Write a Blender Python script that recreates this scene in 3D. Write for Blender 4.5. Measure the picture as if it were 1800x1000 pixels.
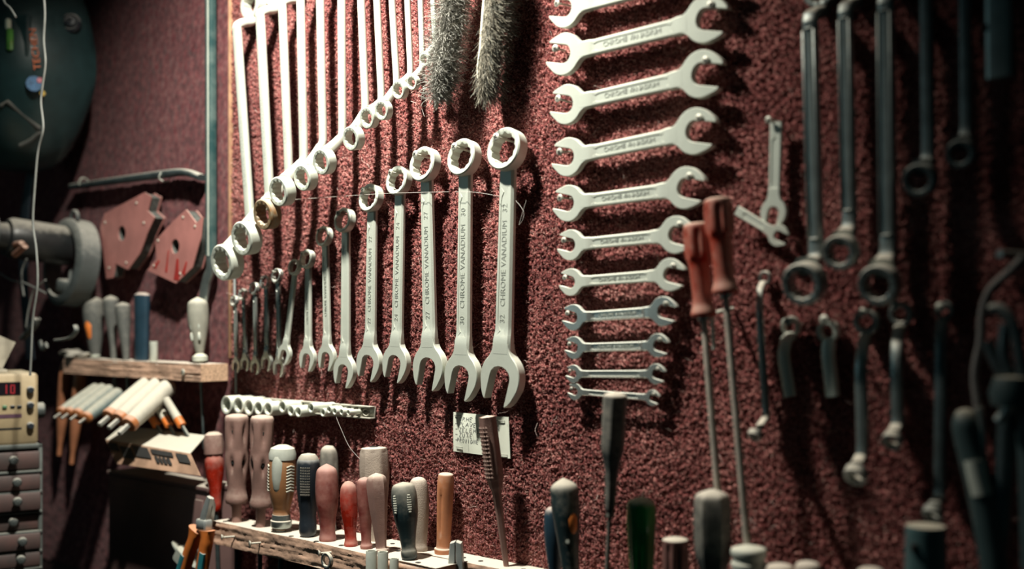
import bpy, math, random
import numpy as np
from mathutils import Vector, Matrix
random.seed(7)
rng = np.random.default_rng(7)
PI = math.pi
S = bpy.context.scene
COL = S.collection
for o in list(bpy.data.objects):
    bpy.data.objects.remove(o)

# ---------------------------------------------------------------- camera
H = 1.40                    # eye height
FPX = 2000.0                # focal length in pixels of the 1800 wide frame
D0 = 1.35                   # distance to the wall along the optical axis
ANG = math.radians(42)      # optical axis against the wall's normal
CR = Vector((math.cos(ANG), math.sin(ANG), 0))
CF = Vector((-math.sin(ANG), math.cos(ANG), 0))
CAM = -CF * D0 + Vector((0, 0, H))
cd = bpy.data.cameras.new('camera')
cam = bpy.data.objects.new('camera', cd)
COL.objects.link(cam)
cam.location = CAM
cam.rotation_euler = (PI / 2, 0, ANG)
cd.sensor_width = 36
cd.lens = 40
cd.shift_y = 60 / 1800
cd.clip_start = 0.05
cd.dof.use_dof = True
cd.dof.focus_distance = 1.42
cd.dof.aperture_fstop = 2.1
S.camera = cam

# ---------------------------------------------------------------- world, lamp, exposure
wd = bpy.data.worlds.new('world')
S.world = wd
wd.use_nodes = True
bg = wd.node_tree.nodes['Background']
bg.inputs[0].default_value = (0.30, 0.62, 0.66, 1)
bg.inputs[1].default_value = 0.012

def lamp(name, loc, energy, color, radius, target=None, cone=None, blend=0.6):
    ld = bpy.data.lights.new(name, 'SPOT' if cone else 'POINT')
    ld.energy = energy
    ld.color = color
    ld.shadow_soft_size = radius
    o = bpy.data.objects.new(name, ld)
    COL.objects.link(o)
    o.location = loc
    if cone:
        ld.spot_size = math.radians(cone)
        ld.spot_blend = blend
        d = Vector(target) - Vector(loc)
        o.rotation_euler = d.to_track_quat('-Z', 'Y').to_euler()
    return o

# one work lamp above the board, close to it
lamp('work_lamp', (-0.13, -0.38, H + 0.85), 124.0, (1.0, 0.955, 0.83), 0.026, target=(-0.26, 0.0, H + 0.14), cone=111, blend=1.0)
# cool fill light added to lift the dark left side; source unseen
al = bpy.data.lights.new('cool_fill', 'AREA')
al.energy = 2.8
al.color = (0.55, 0.92, 1.0)
al.size = 1.2
ao = bpy.data.objects.new('cool_fill', al)
COL.objects.link(ao)
ao.location = (-2.6, -2.9, 2.1)
ao.rotation_euler = (Vector((-0.6, 0, 1.5)) - ao.location).to_track_quat('-Z', 'Y').to_euler()

S.view_settings.view_transform = 'Standard'
S.view_settings.look = 'None'
S.view_settings.gamma = 1
S.view_settings.exposure = 0.0
S.view_settings.use_curve_mapping = False

# ---------------------------------------------------------------- measuring helpers
def ray(px, py):
    return CF + CR * ((px - 900) / FPX) + Vector((0, 0, (560 - py) / FPX))

def W(px, py, w=0.0):
    """point on the plane w metres in front of the wall seen at photo pixel px, py"""
    d = ray(px, py)
    return CAM + d * ((-w - CAM.y) / d.y)

def dep(px, w=0.0):
    d = ray(px, 560)
    return (-w - CAM.y) / d.y

def mm(n, px, w=0.0):
    """n vertical pixels at column px, in metres"""
    return n * dep(px, w) / FPX

def wfor(px, x):
    d = ray(px, 560)
    t = (x - CAM.x) / d.x
    return -(CAM.y + d.y * t)

# ---------------------------------------------------------------- materials
MATS = {}

def mat(name, color, rough=0.5, metal=0.0, dust=0.0, dcol=(0.60, 0.53, 0.45), var=0.12, vscale=60,
        bump=0.0, bscale=300, trans=0.0, wear=None, coat=0.0, dlo=0.15, dhi=0.8, spec=0.5):
    m = bpy.data.materials.new(name)
    m.use_nodes = True
    nt = m.node_tree
    N, L = nt.nodes, nt.links
    b = N['Principled BSDF']
    b.inputs['Metallic'].default_value = metal
    b.inputs['Roughness'].default_value = rough
    b.inputs['Specular IOR Level'].default_value = spec
    if trans:
        b.inputs['Transmission Weight'].default_value = trans
    if coat:
        b.inputs['Coat Weight'].default_value = coat
    tc = N.new('ShaderNodeTexCoord')
    no = N.new('ShaderNodeTexNoise')
    no.inputs['Scale'].default_value = vscale
    no.inputs['Detail'].default_value = 5
    L.new(tc.outputs['Object'], no.inputs['Vector'])
    mix = N.new('ShaderNodeMix')
    mix.data_type = 'RGBA'
    c = color
    mix.inputs[6].default_value = (c[0] * (1 - var), c[1] * (1 - var), c[2] * (1 - var), 1)
    w_ = wear or tuple(min(1, k * (1 + var)) for k in c)
    mix.inputs[7].default_value = (*w_, 1)
    rmp = N.new('ShaderNodeMapRange')
    rmp.inputs[1].default_value = 0.35
    rmp.inputs[2].default_value = 0.65
    L.new(no.outputs[0], rmp.inputs[0])
    L.new(rmp.outputs[0], mix.inputs[0])
    col = mix.outputs[2]
    if dust:
        # settled dust lies on whatever faces up
        g = N.new('ShaderNodeNewGeometry')
        sp = N.new('ShaderNodeSeparateXYZ')
        L.new(g.outputs['Normal'], sp.inputs[0])
        n2 = N.new('ShaderNodeTexNoise')
        n2.inputs['Scale'].default_value = 140
        n2.inputs['Detail'].default_value = 4
        L.new(tc.outputs['Object'], n2.inputs['Vector'])
        ad = N.new('ShaderNodeMath')
        ad.operation = 'MULTIPLY_ADD'
        L.new(n2.outputs[0], ad.inputs[0])
        ad.inputs[1].default_value = 0.5
        L.new(sp.outputs[2], ad.inputs[2])
        mr = N.new('ShaderNodeMapRange')
        mr.inputs[1].default_value = dlo + 0.25
        mr.inputs[2].default_value = dhi + 0.25
        mr.inputs[3].default_value = 0.0
        mr.inputs[4].default_value = dust
        L.new(ad.outputs[0], mr.inputs[0])
        m2 = N.new('ShaderNodeMix')
        m2.data_type = 'RGBA'
        L.new(mr.outputs[0], m2.inputs[0])
        L.new(col, m2.inputs[6])
        m2.inputs[7].default_value = (*dcol, 1)
        col = m2.outputs[2]
        m3 = N.new('ShaderNodeMapRange')
        m3.inputs[3].default_value = rough
        m3.inputs[4].default_value = 0.95
        L.new(mr.outputs[0], m3.inputs[0])
        L.new(m3.outputs[0], b.inputs['Roughness'])
        if metal:
            m4 = N.new('ShaderNodeMapRange')
            m4.inputs[3].default_value = metal
            m4.inputs[4].default_value = 0.0
            L.new(mr.outputs[0], m4.inputs[0])
            L.new(m4.outputs[0], b.inputs['Metallic'])
        if trans:
            m5 = N.new('ShaderNodeMapRange')
            m5.inputs[3].default_value = trans
            m5.inputs[4].default_value = 0.0
            L.new(mr.outputs[0], m5.inputs[0])
            L.new(m5.outputs[0], b.inputs['Transmission Weight'])
    L.new(col, b.inputs['Base Color'])
    if bump:
        n3 = N.new('ShaderNodeTexNoise')
        n3.inputs['Scale'].default_value = bscale
        n3.inputs['Detail'].default_value = 4
        L.new(tc.outputs['Object'], n3.inputs['Vector'])
        bp = N.new('ShaderNodeBump')
        bp.inputs['Strength'].default_value = bump
        bp.inputs['Distance'].default_value = 0.002
        L.new(n3.outputs[0], bp.inputs['Height'])
        L.new(bp.outputs[0], b.inputs['Normal'])
    MATS[name] = m
    return m

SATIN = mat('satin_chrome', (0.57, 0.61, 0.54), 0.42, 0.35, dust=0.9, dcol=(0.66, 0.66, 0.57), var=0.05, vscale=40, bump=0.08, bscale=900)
CHROME = mat('polished_chrome', (0.62, 0.66, 0.62), 0.24, 0.85, dust=0.8, dcol=(0.60, 0.60, 0.52), var=0.06)
GRIME = mat('stamped_lettering', (0.26, 0.28, 0.25), 0.7, 0.3, var=0.3)
GRIME2 = mat('faint_lettering', (0.40, 0.43, 0.39), 0.6, 0.3, var=0.2)
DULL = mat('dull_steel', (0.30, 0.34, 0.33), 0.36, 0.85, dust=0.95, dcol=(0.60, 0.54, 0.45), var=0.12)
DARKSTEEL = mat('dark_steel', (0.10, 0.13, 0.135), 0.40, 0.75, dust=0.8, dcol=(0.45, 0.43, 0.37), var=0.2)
RUSTY = mat('rusted_ring', (0.42, 0.36, 0.24), 0.6, 0.3, dust=0.6, var=0.5, vscale=150, wear=(0.22, 0.11, 0.04))
SCREWM = mat('screw_zinc', (0.52, 0.52, 0.45), 0.45, 0.5, dust=0.7, dcol=(0.6, 0.57, 0.5))
BLACK = mat('black_recess', (0.012, 0.013, 0.013), 0.7)
WOOD = mat('raw_wood', (0.50, 0.32, 0.23), 0.85, dust=0.95, dcol=(0.64, 0.58, 0.50), var=0.35, vscale=25, bump=0.5, bscale=120, dlo=0.4, dhi=0.8)
WOODEND = mat('wood_end_grain', (0.55, 0.36, 0.24), 0.9, var=0.25, vscale=300, bump=0.5, bscale=500)
WOODSTRIP = mat('wood_lath', (0.34, 0.19, 0.11), 0.8, var=0.3, vscale=30)

def plastic(name, c, rough=0.45, dust=0.9, trans=0.0, dcol=(0.60, 0.50, 0.43), **k):
    return mat(name, c, rough, 0, dust=dust, dcol=dcol, trans=trans, **k)

# ---------------------------------------------------------------- object helpers
def mesh(V, F, angle=35, name='m'):
    me = bpy.data.meshes.new(name)
    me.from_pydata([tuple(v) for v in V], [], [tuple(f) for f in F])
    me.validate()
    me.polygons.foreach_set('use_smooth', [True] * len(me.polygons))
    me.set_sharp_from_angle(angle=math.radians(angle))
    me.update()
    return me

def obj(name, VF, m, parent=None, loc=None, rot=None, angle=35):
    me = VF if isinstance(VF, bpy.types.Mesh) else mesh(VF[0], VF[1], angle, name)
    if m is not None and not me.materials:
        me.materials.append(m)
    o = bpy.data.objects.new(name, me)
    COL.objects.link(o)
    if parent:
        o.parent = parent
    if loc is not None:
        o.location = loc
    if rot is not None:
        o.rotation_euler = rot
    return o

def tag(o, label=None, cat=None, group=None, kind=None):
    if label: o['label'] = label
    if cat: o['category'] = cat
    if group: o['group'] = group
    if kind: o['kind'] = kind
    return o

def thing(name, label, cat, loc=(0, 0, 0), rot=(0, 0, 0), group=None):
    o = bpy.data.objects.new(name, None)
    o.empty_display_size = 0.02
    COL.objects.link(o)
    o.location = loc
    o.rotation_euler = rot
    return tag(o, label, cat, group)

def copy_tree(o, parent=None):
    c = o.copy()
    COL.objects.link(c)
    c.parent = parent
    for ch in list(o.children):
        copy_tree(ch, c)
    return c

def join(*vfs):
    V, F = [], []
    for v, f in vfs:
        k = len(V)
        V += [tuple(p) for p in v]
        F += [tuple(i + k for i in q) for q in f]
    return V, F

def xf(vf, M):
    return [tuple(M @ Vector(p)) for p in vf[0]], vf[1]

def loft(loops, cap=True, ring=False):
    n = len(loops[0])
    V = [p for l in loops for p in l]
    F = []
    K = len(loops)
    for i in range(K if ring else K - 1):
        a, b = i * n, ((i + 1) % K) * n
        for j in range(n):
            k = (j + 1) % n
            F.append((a + j, a + k, b + k, b + j))
    if cap and not ring:
        F.append(tuple(range(n - 1, -1, -1)))
        F.append(tuple((K - 1) * n + j for j in range(n)))
    return V, F

def lathe(prof, n=24, mod=None, cap=True, ring=False, sx=1.0, sy=1.0):
    """profile of (radius, z) turned round z; mod(theta, z, r) -> r carves flutes and facets"""
    loops = []
    for r, z in prof:
        l = []
        for j in range(n):
            t = 2 * PI * j / n
            q = mod(t, z, r) if mod else r
            l.append((q * math.cos(t) * sx, q * math.sin(t) * sy, z))
        loops.append(l)
    return loft(loops, cap, ring)

def box(x0, x1, y0, y1, z0, z1, b=0.0):
    if b <= 0:
        V = [(x, y, z) for z in (z0, z1) for x, y in ((x0, y0), (x1, y0), (x1, y1), (x0, y1))]
        return V, [(3, 2, 1, 0), (4, 5, 6, 7), (0, 1, 5, 4), (1, 2, 6, 5), (2, 3, 7, 6), (3, 0, 4, 7)]
    def lp(i, z):
        return [(x0 + i, y0 + b, z), (x0 + b, y0 + i, z), (x1 - b, y0 + i, z), (x1 - i, y0 + b, z),
                (x1 - i, y1 - b, z), (x1 - b, y1 - i, z), (x0 + b, y1 - i, z), (x0 + i, y1 - b, z)]
    def inn(z):
        return [(x0 + b, y0 + b, z)] * 2 + [(x1 - b, y0 + b, z)] * 2 + [(x1 - b, y1 - b, z)] * 2 + [(x0 + b, y1 - b, z)] * 2
    def sm(z):
        e = b * 0.7
        return [(x0 + e, y0 + b, z), (x0 + b, y0 + e, z), (x1 - b, y0 + e, z), (x1 - e, y0 + b, z),
                (x1 - e, y1 - b, z), (x1 - b, y1 - e, z), (x0 + b, y1 - e, z), (x0 + e, y1 - b, z)]
    return loft([sm(z0), lp(0, z0 + b), lp(0, z1 - b), sm(z1)])

def catmull(P, k=6):
    P = [Vector(p) for p in P]
    out = []
    n = len(P)
    for i in range(n - 1):
        p0, p1, p2, p3 = P[max(i - 1, 0)], P[i], P[i + 1], P[min(i + 2, n - 1)]
        for j in range(k):
            t = j / k
            out.append(0.5 * ((2 * p1) + (p2 - p0) * t + (2 * p0 - 5 * p1 + 4 * p2 - p3) * t * t + (3 * p1 - p0 - 3 * p2 + p3) * t ** 3))
    out.append(P[-1].copy())
    return out

def sweep(path, size, n=12, side=None, e=2.0, cap=True):
    """sweep a (super)ellipse; size(t) -> (half width, half thickness), t in 0..1"""
    path = [Vector(p) for p in path]
    K = len(path)
    loops = []
    prev = side
    for i, p in enumerate(path):
        t = (path[min(i + 1, K - 1)] - path[max(i - 1, 0)]).normalized()
        if side is not None:
            x = side - t * side.dot(t)
        else:
            if prev is None:
                prev = Vector((1, 0, 0)) if abs(t.x) < 0.8 else Vector((0, 1, 0))
            x = prev - t * prev.dot(t)
        x.normalize()
        if side is None:
            prev = x
        y = t.cross(x)
        a, b = size(i / (K - 1)) if callable(size) else (size if isinstance(size, tuple) else (size, size))
        l = []
        for j in range(n):
            th = 2 * PI * (j + 0.5) / n
            c, s = math.cos(th), math.sin(th)
            c = math.copysign(abs(c) ** (2 / e), c)
            s = math.copysign(abs(s) ** (2 / e), s)
            l.append(tuple(p + x * (a * c) + y * (b * s)))
        loops.append(l)
    return loft(loops, cap)

def plate(outline, yf, yb, bev=0.001):
    """flat forged piece: outline in (x, z), front at y=yf (towards the room), chamfered both sides"""
    n = len(outline)
    area = sum(outline[i][0] * outline[(i + 1) % n][1] - outline[(i + 1) % n][0] * outline[i][1] for i in range(n))
    o = outline if area > 0 else outline[::-1]
    ins = []
    for i in range(n):
        a, b, c = Vector(o[i - 1]), Vector(o[i]), Vector(o[(i + 1) % n])
        d1, d2 = (b - a), (c - b)
        if d1.length < 1e-9 or d2.length < 1e-9:
            ins.append(tuple(b)); continue
        d1.normalize(); d2.normalize()
        n1, n2 = Vector((-d1.y, d1.x)), Vector((-d2.y, d2.x))
        m_ = n1 + n2
        if m_.length < 0.4: m_ = n1
        m_.normalize()
        k = bev / max(0.5, m_.dot(n1))
        ins.append(tuple(b + m_ * k))
    s = 1 if yb > yf else -1
    L = [[(x, yf, z) for x, z in ins], [(x, yf + s * bev, z) for x, z in o],
         [(x, yb - s * bev, z) for x, z in o], [(x, yb, z) for x, z in ins]]
    return loft(L)

TEXTS = {}
def text_mesh(s, shear=0.0):
    if (s, shear) not in TEXTS:
        cu = bpy.data.curves.new('t', 'FONT')
        cu.body = s
        cu.size = 1.0
        cu.extrude = 0.05
        cu.resolution_u = 2
        cu.align_x = 'CENTER'
        cu.align_y = 'CENTER'
        cu.shear = shear
        o = bpy.data.objects.new('t', cu)
        COL.objects.link(o)
        dg = bpy.context.evaluated_depsgraph_get()
        me = bpy.data.meshes.new_from_object(o.evaluated_get(dg))
        me.materials.clear()
        bpy.data.objects.remove(o)
        bpy.data.curves.remove(cu)
        TEXTS[(s, shear)] = me
    return TEXTS[(s, shear)]

def lettering(s, parent, length, maxh, M, m=None, name='lettering'):
    """raised lettering of given length, M places it (x reading direction, z out of the surface)"""
    me = text_mesh(s)
    me2 = me
    if not me.materials:
        me.materials.append(m or GRIME)
    elif m and me.materials[0] != m:
        me2 = me.copy(); me2.materials.clear(); me2.materials.append(m)
    xs = [v.co.x for v in me2.vertices]
    L = max(xs) - min(xs)
    k = length / L
    ky = min(k * 1.0, maxh / 0.72)
    o = bpy.data.objects.new(name, me2)
    COL.objects.link(o)
    o.parent = parent
    o.matrix_local = M @ Matrix.Diagonal((k, ky, 0.007, 1))
    return o

def basis(X, Y, Z, o):
    return Matrix(((X[0], Y[0], Z[0], o[0]), (X[1], Y[1], Z[1], o[1]), (X[2], Y[2], Z[2], o[2]), (0, 0, 0, 1)))

# ================================================================ THE WALL
def mix_carpet(name, dark, mid, light, fine, mottling):
    m = bpy.data.materials.new(name)
    m.use_nodes = True
    N, L = m.node_tree.nodes, m.node_tree.links
    b = N['Principled BSDF']
    b.inputs['Roughness'].default_value = 0.95
    b.inputs['Specular IOR Level'].default_value = 0.08
    b.inputs['Sheen Weight'].default_value = 0.10
    b.inputs['Sheen Roughness'].default_value = 0.6
    tc = N.new('ShaderNodeTexCoord')
    n1 = N.new('ShaderNodeTexNoise'); n1.inputs['Scale'].default_value = fine; n1.inputs['Detail'].default_value = 3
    n2 = N.new('ShaderNodeTexNoise'); n2.inputs['Scale'].default_value = mottling; n2.inputs['Detail'].default_value = 4
    L.new(tc.outputs['Object'], n1.inputs['Vector']); L.new(tc.outputs['Object'], n2.inputs['Vector'])
    ad = N.new('ShaderNodeMath'); ad.operation = 'MULTIPLY_ADD'
    L.new(n2.outputs[0], ad.inputs[0]); ad.inputs[1].default_value = 0.35; L.new(n1.outputs[0], ad.inputs[2])
    cr = N.new('ShaderNodeValToRGB')
    e = cr.color_ramp.elements
    e[0].position = 0.50; e[0].color = (*dark, 1)
    e[1].position = 0.92; e[1].color = (*light, 1)
    k = e.new(0.68); k.color = (*mid, 1)
    L.new(ad.outputs[0], cr.inputs[0])
    L.new(cr.outputs[0], b.inputs['Base Color'])
    return m

CARPET = mix_carpet('burgundy_carpet', (0.025, 0.003, 0.004), (0.20, 0.046, 0.044), (0.56, 0.30, 0.26), 480, 9)
CARPET2 = mix_carpet('worn_burgundy_carpet', (0.055, 0.009, 0.013), (0.10, 0.021, 0.026), (0.16, 0.058, 0.058), 90, 10)
FIBRE = mix_carpet('carpet_fibre', (0.13, 0.025, 0.026), (0.32, 0.11, 0.10), (0.60, 0.42, 0.36), 200, 15)

def pile_mesh(x0, x1, z0, z1, step, amp, base):
    nx, nz = int((x1 - x0) / step), int((z1 - z0) / step)
    X, Z = np.meshgrid(np.linspace(x0, x1, nx), np.linspace(z0, z1, nz))
    h = rng.random((nz, nx)) ** 1.9
    low = rng.random((nz // 3 + 2, nx // 3 + 2))
    low = np.kron(low, np.ones((3, 3)))[:nz, :nx]
    h = (0.85 * h + 0.15 * low) * amp
    X = X + (rng.random((nz, nx)) - 0.5) * step * 0.8
    Z = Z + (rng.random((nz, nx)) - 0.5) * step * 0.8
    V = np.stack([X, -(base + h), Z], -1).reshape(-1, 3)
    i = np.arange(nz * nx).reshape(nz, nx)
    F = np.stack([i[:-1, :-1], i[:-1, 1:], i[1:, 1:], i[1:, :-1]], -1).reshape(-1, 4)
    return np_mesh(V, F)

def np_mesh(V, F, smooth=True):
    me = bpy.data.meshes.new('pile')
    k = F.shape[1]
    me.vertices.add(len(V)); me.vertices.foreach_set('co', V.astype(np.float32).ravel())
    me.loops.add(F.size); me.loops.foreach_set('vertex_index', F.astype(np.int32).ravel())
    me.polygons.add(len(F))
    me.polygons.foreach_set('loop_start', np.arange(0, F.size, k, dtype=np.int32))
    me.polygons.foreach_set('loop_total', np.full(len(F), k, dtype=np.int32))
    me.update(calc_edges=True)
    me.polygons.foreach_set('use_smooth', [smooth] * len(F))
    return me

def fibres(P, D, length, width, curl=0.6, seg=3):
    """ribbons: P roots (n,3), D directions (n,3)"""
    n = len(P)
    cross = np.cross(D, rng.normal(size=(n, 3)))
    cross /= np.linalg.norm(cross, axis=1, keepdims=True) + 1e-9
    L = length if isinstance(length, np.ndarray) else np.full(n, length)
    pts = [P]
    d = D.copy(); p = P.copy()
    for s in range(seg):
        p = p + d * (L / seg)[:, None]
        pts.append(p)
        d = d + rng.normal(size=(n, 3)) * curl
        d /= np.linalg.norm(d, axis=1, keepdims=True) + 1e-9
    V = []
    for s, q in enumerate(pts):
        wdt = width * (1 - 0.6 * s / seg)
        V += [q - cross * wdt, q + cross * wdt]
    V = np.concatenate(V)
    F = []
    b = np.arange(n)
    for s in range(seg):
        o = 2 * s * n
        F.append(np.stack([b + o, b + o + n, b + o + 3 * n, b + o + 2 * n], -1))
    return np_mesh(V, np.concatenate(F))

XJ = W(411, 300, 0.0).x          # joint between the two carpet covered boards
wall = obj('wall_back', box(-2.2, 1.3, 0.0, 0.03, 0.2, 2.6), mat('wall_board', (0.05, 0.02, 0.02), 0.9))
tag(wall, kind='structure')
c1 = obj('carpet_pile', pile_mesh(XJ, 0.82, H - 0.47, H + 0.56, 0.0016, 0.0052, 0.0005), CARPET)
tag(c1, 'coarse burgundy carpet pile covering the main tool board', 'carpet', kind='stuff')
c2 = obj('carpet_pile', pile_mesh(-1.75, XJ - 0.006, H - 0.45, H + 0.70, 0.0045, 0.0028, 0.0005), CARPET2)
tag(c2, 'flat worn burgundy carpet on the board beside the metal bar', 'carpet', kind='stuff')
n = 150000
P = np.stack([rng.uniform(XJ, 0.80, n), np.full(n, -0.003), rng.uniform(H - 0.45, H + 0.55, n)], -1)
D = np.stack([rng.normal(size=n) * 0.7, -np.abs(rng.normal(size=n)) - 0.4, rng.normal(size=n) * 0.7 - 0.1], -1)
D /= np.linalg.norm(D, axis=1, keepdims=True)
f1 = obj('carpet_fibres', fibres(P, D, rng.uniform(0.003, 0.007, n), 0.00030, 0.7), FIBRE, c1)
tag(f1, kind='stuff')
n = 420
P = np.stack([rng.uniform(XJ, 0.6, n), np.full(n, -0.006), rng.uniform(H - 0.3, H + 0.5, n)], -1)
D = np.stack([rng.normal(size=n), -np.abs(rng.normal(size=n)) * 0.5, rng.normal(size=n)], -1)
D /= np.linalg.norm(D, axis=1, keepdims=True)
LINT = mat('pale_lint', (0.55, 0.42, 0.38), 0.9)
f2 = obj('lint', fibres(P, D, rng.uniform(0.010, 0.022, n), 0.00022, 0.45, 6), LINT, c1)
tag(f2, kind='stuff')
tr = obj('trim_1', box(XJ - 0.005, XJ - 0.0005, -0.007, 0.0, H - 0.06, H + 0.62, 0.0006), WOODSTRIP)
tag(tr, kind='structure')

# ================================================================ SCREWS
def screw_proto():
    t = thing('screw', 'x', 'screw')
    head = lathe([(0.0012, 0.026), (0.0012, -0.0012), (0.0042, -0.0040), (0.0042, -0.0046), (0.0030, -0.0054), (0.0004, -0.0056)], 16)
    R = Matrix.Rotation(-PI / 2, 4, 'X')
    # z axis of the lathe becomes the wall normal: +z -> +y (into the wall)
    obj('head', xf(head, R), SCREWM, t)
    cr = join(box(-0.0022, 0.0022, -0.00592, -0.0050, -0.0004, 0.0004), box(-0.0004, 0.0004, -0.00592, -0.0050, -0.0022, 0.0022))
    obj('cross_recess', cr, BLACK, t)
    return t
SCREW0 = screw_proto()
SCREW_USED = [False]

def screw(p, label, k=1.0, group=None):
    t = SCREW0 if not SCREW_USED[0] else copy_tree(SCREW0)
    SCREW_USED[0] = True
    t.location = p
    t.scale = (k, k, k)
    t.rotation_euler = (random.uniform(-.15, .15), random.uniform(0, 1.5), random.uniform(-.15, .15))
    t['label'] = label
    if group: t['group'] = group
    return t

# ================================================================ WRENCH PIECES
def rot2(p, a):
    return (p[0] * math.cos(a) - p[1] * math.sin(a), p[0] * math.sin(a) + p[1] * math.cos(a))

def jaw_outline(R, a, hw, zn, phi):
    """open jaw round the origin, opening towards -z turned by phi; shank leaves towards +z"""
    out = []
    A0 = math.radians(128)
    p0, p2 = (-hw, zn), (R * math.cos(A0), R * math.sin(A0))
    p1 = (-hw, R * 1.02)
    for i in range(6):
        t = i / 6
        out.append(tuple((1 - t) ** 2 * p0[k] + 2 * t * (1 - t) * p1[k] + t * t * p2[k] for k in (0, 1)))
    A1 = math.radians(203) + phi
    for i in range(11):
        t = A0 + (A1 - A0) * i / 10
        out.append((R * math.cos(t), R * math.sin(t)))
    left = [(-a - .30 * R, -.70 * R), (-a - .17 * R, -.90 * R), (-a - .06 * R, -1.00 * R), (-a, -.97 * R), (-a, -.30 * R), (-a, .0)]
    slot = [(-a * .93, .17 * R), (-a * .72, .31 * R), (-a * .38, .40 * R), (0, .43 * R)]
    half = left + slot
    for q in half:
        out.append(rot2(q, phi))
    for q in half[-2::-1]:
        out.append(rot2((-q[0], q[1]), phi))
    B0 = math.radians(-23) + phi
    B1 = math.radians(52)
    for i in range(11):
        t = B0 + (B1 - B0) * i / 10
        out.append((R * math.cos(t), R * math.sin(t)))
    p0, p2 = (R * math.cos(B1), R * math.sin(B1)), (hw, zn)
    p1 = (hw, R * 1.02)
    for i in range(1, 7):
        t = i / 6
        out.append(tuple((1 - t) ** 2 * p0[k] + 2 * t * (1 - t) * p1[k] + t * t * p2[k] for k in (0, 1)))
    return out

def ring_vf(R, r, t, pts=12, n=72):
    """ring spanner head round the y axis, y from -t/2 to t/2, with a 12 point bite"""
    c = min(R - r, t) * 0.22
    prof = [(R - c, -t / 2, 0), (R, -t / 2 + c, 0), (R, t / 2 - c, 0), (R - c, t / 2, 0),
            (r * 1.08, t / 2, 0), (r, t / 2 - c * .7, 1), (r, -t / 2 + c * .7, 1), (r * 1.08, -t / 2, 0)]
    loops = []
    for q, y, star in prof:
        l = []
        for j in range(n):
            th = 2 * PI * j / n
            f = 1.0
            if star:
                u = (j * pts / n) % 1.0
                f = 1.0 - 0.09 * (1 - abs(2 * u - 1)) * 1.0 + 0.03
            l.append((q * f * math.cos(th), y, q * f * math.sin(th)))
        loops.append(l)
    return loft(loops, ring=True)

def shank_vf(z0, z1, h0, h1, yb, yf_, groove=True, gz0=.12, gz1=.88, depth=0.0007, steps=40, y0=None, y1=None, flare=1.0, tb=.1, tb1=None):
    loops = []
    th = abs(yf_ - yb)
    for i in range(steps + 1):
        t = i / steps
        z = z0 + (z1 - z0) * t
        h = h0 + (h1 - h0) * t
        e0, e1 = [max(0.0, min(1.0, 2.0 - v / (q_ * 1.1))) for v, q_ in ((t, tb), (1 - t, tb1 or tb))]
        e0, e1 = e0 * e0 * (3 - 2 * e0), e1 * e1 * (3 - 2 * e1)
        yf = yf_
        if y0 is not None: yf += (y0 - yf_) * e0; h *= 1 + .08 * e0 * flare
        if y1 is not None: yf += (y1 - yf_) * e1; h *= 1 + .08 * e1 * flare
        c = min(th, h) * 0.28
        d = 0
        g = h * 0.52
        if groove and gz0 <= t <= gz1:
            e = min(t - gz0, gz1 - t) / 0.07
            d = depth
            if e < 1: g *= max(0.15, math.sqrt(max(0, 1 - (1 - e) ** 2)))
        q = c * .6
        loops.append([(-h + c, yb, z), (-h, yb - c, z), (-h, yf + c, z), (-h + c, yf, z), (-g - .0003, yf, z), (-g, yf + d, z),
                      (g, yf + d, z), (g + .0003, yf, z), (h - c, yf, z), (h, yf + c, z), (h, yb - c, z), (h - c, yb, z)])
    return loft(loops)

# ---------------------------------------------------------------- combination wrenches, left row
def combination_wrench(ring, rr, jaw, label, m=SATIN, stamp=None, w=0.015, jr=1.22, tilt=1.0, text=True):
    pr, pj = W(*ring, w), W(*jaw, w)
    Rr = mm(rr, ring[0], w)
    R = Rr * jr
    d = pr - pj
    L = d.length
    t = thing('combination_wrench', label, 'wrench', (pj.x, -w, pj.z), (0, math.atan2(d.x, d.z), 0), 'combination wrenches hung in a row')
    th = R * 0.36
    hw = R * 0.36
    obj('open_jaw', plate(jaw_outline(R, R * .50, hw * 1.12, R * 1.30, -math.radians(15)), -th * 1.1, 0.0, R * .028), m, t)
    sh = obj('shank', shank_vf(R * .92, L - Rr * .86, hw * 1.16, hw * 1.0, -th * .05, -th * .90, y0=-th * 1.115, tb=(R * .43) / (L - Rr * .86 - R * .92)), m, t)
    rg = obj('ring', ring_vf(Rr, Rr * .735, th * 1.5), m, t, loc=(0, -th * .75, L), rot=(math.radians(-9), 0, 0))
    if text:
        zc = (R * .9 + L - Rr) / 2
        s = f'{stamp}   CHROME VANADIUM   {stamp}' if stamp else 'CHROME VANADIUM'
        lettering(s, sh, (L - R - Rr) * (.66 if stamp else .4), hw * .75,
                  basis((0, 0, 1), (-1, 0, 0), (0, -1, 0), (0, -th * .88 + .0005, zc)))
    return t, Rr, th

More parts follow.
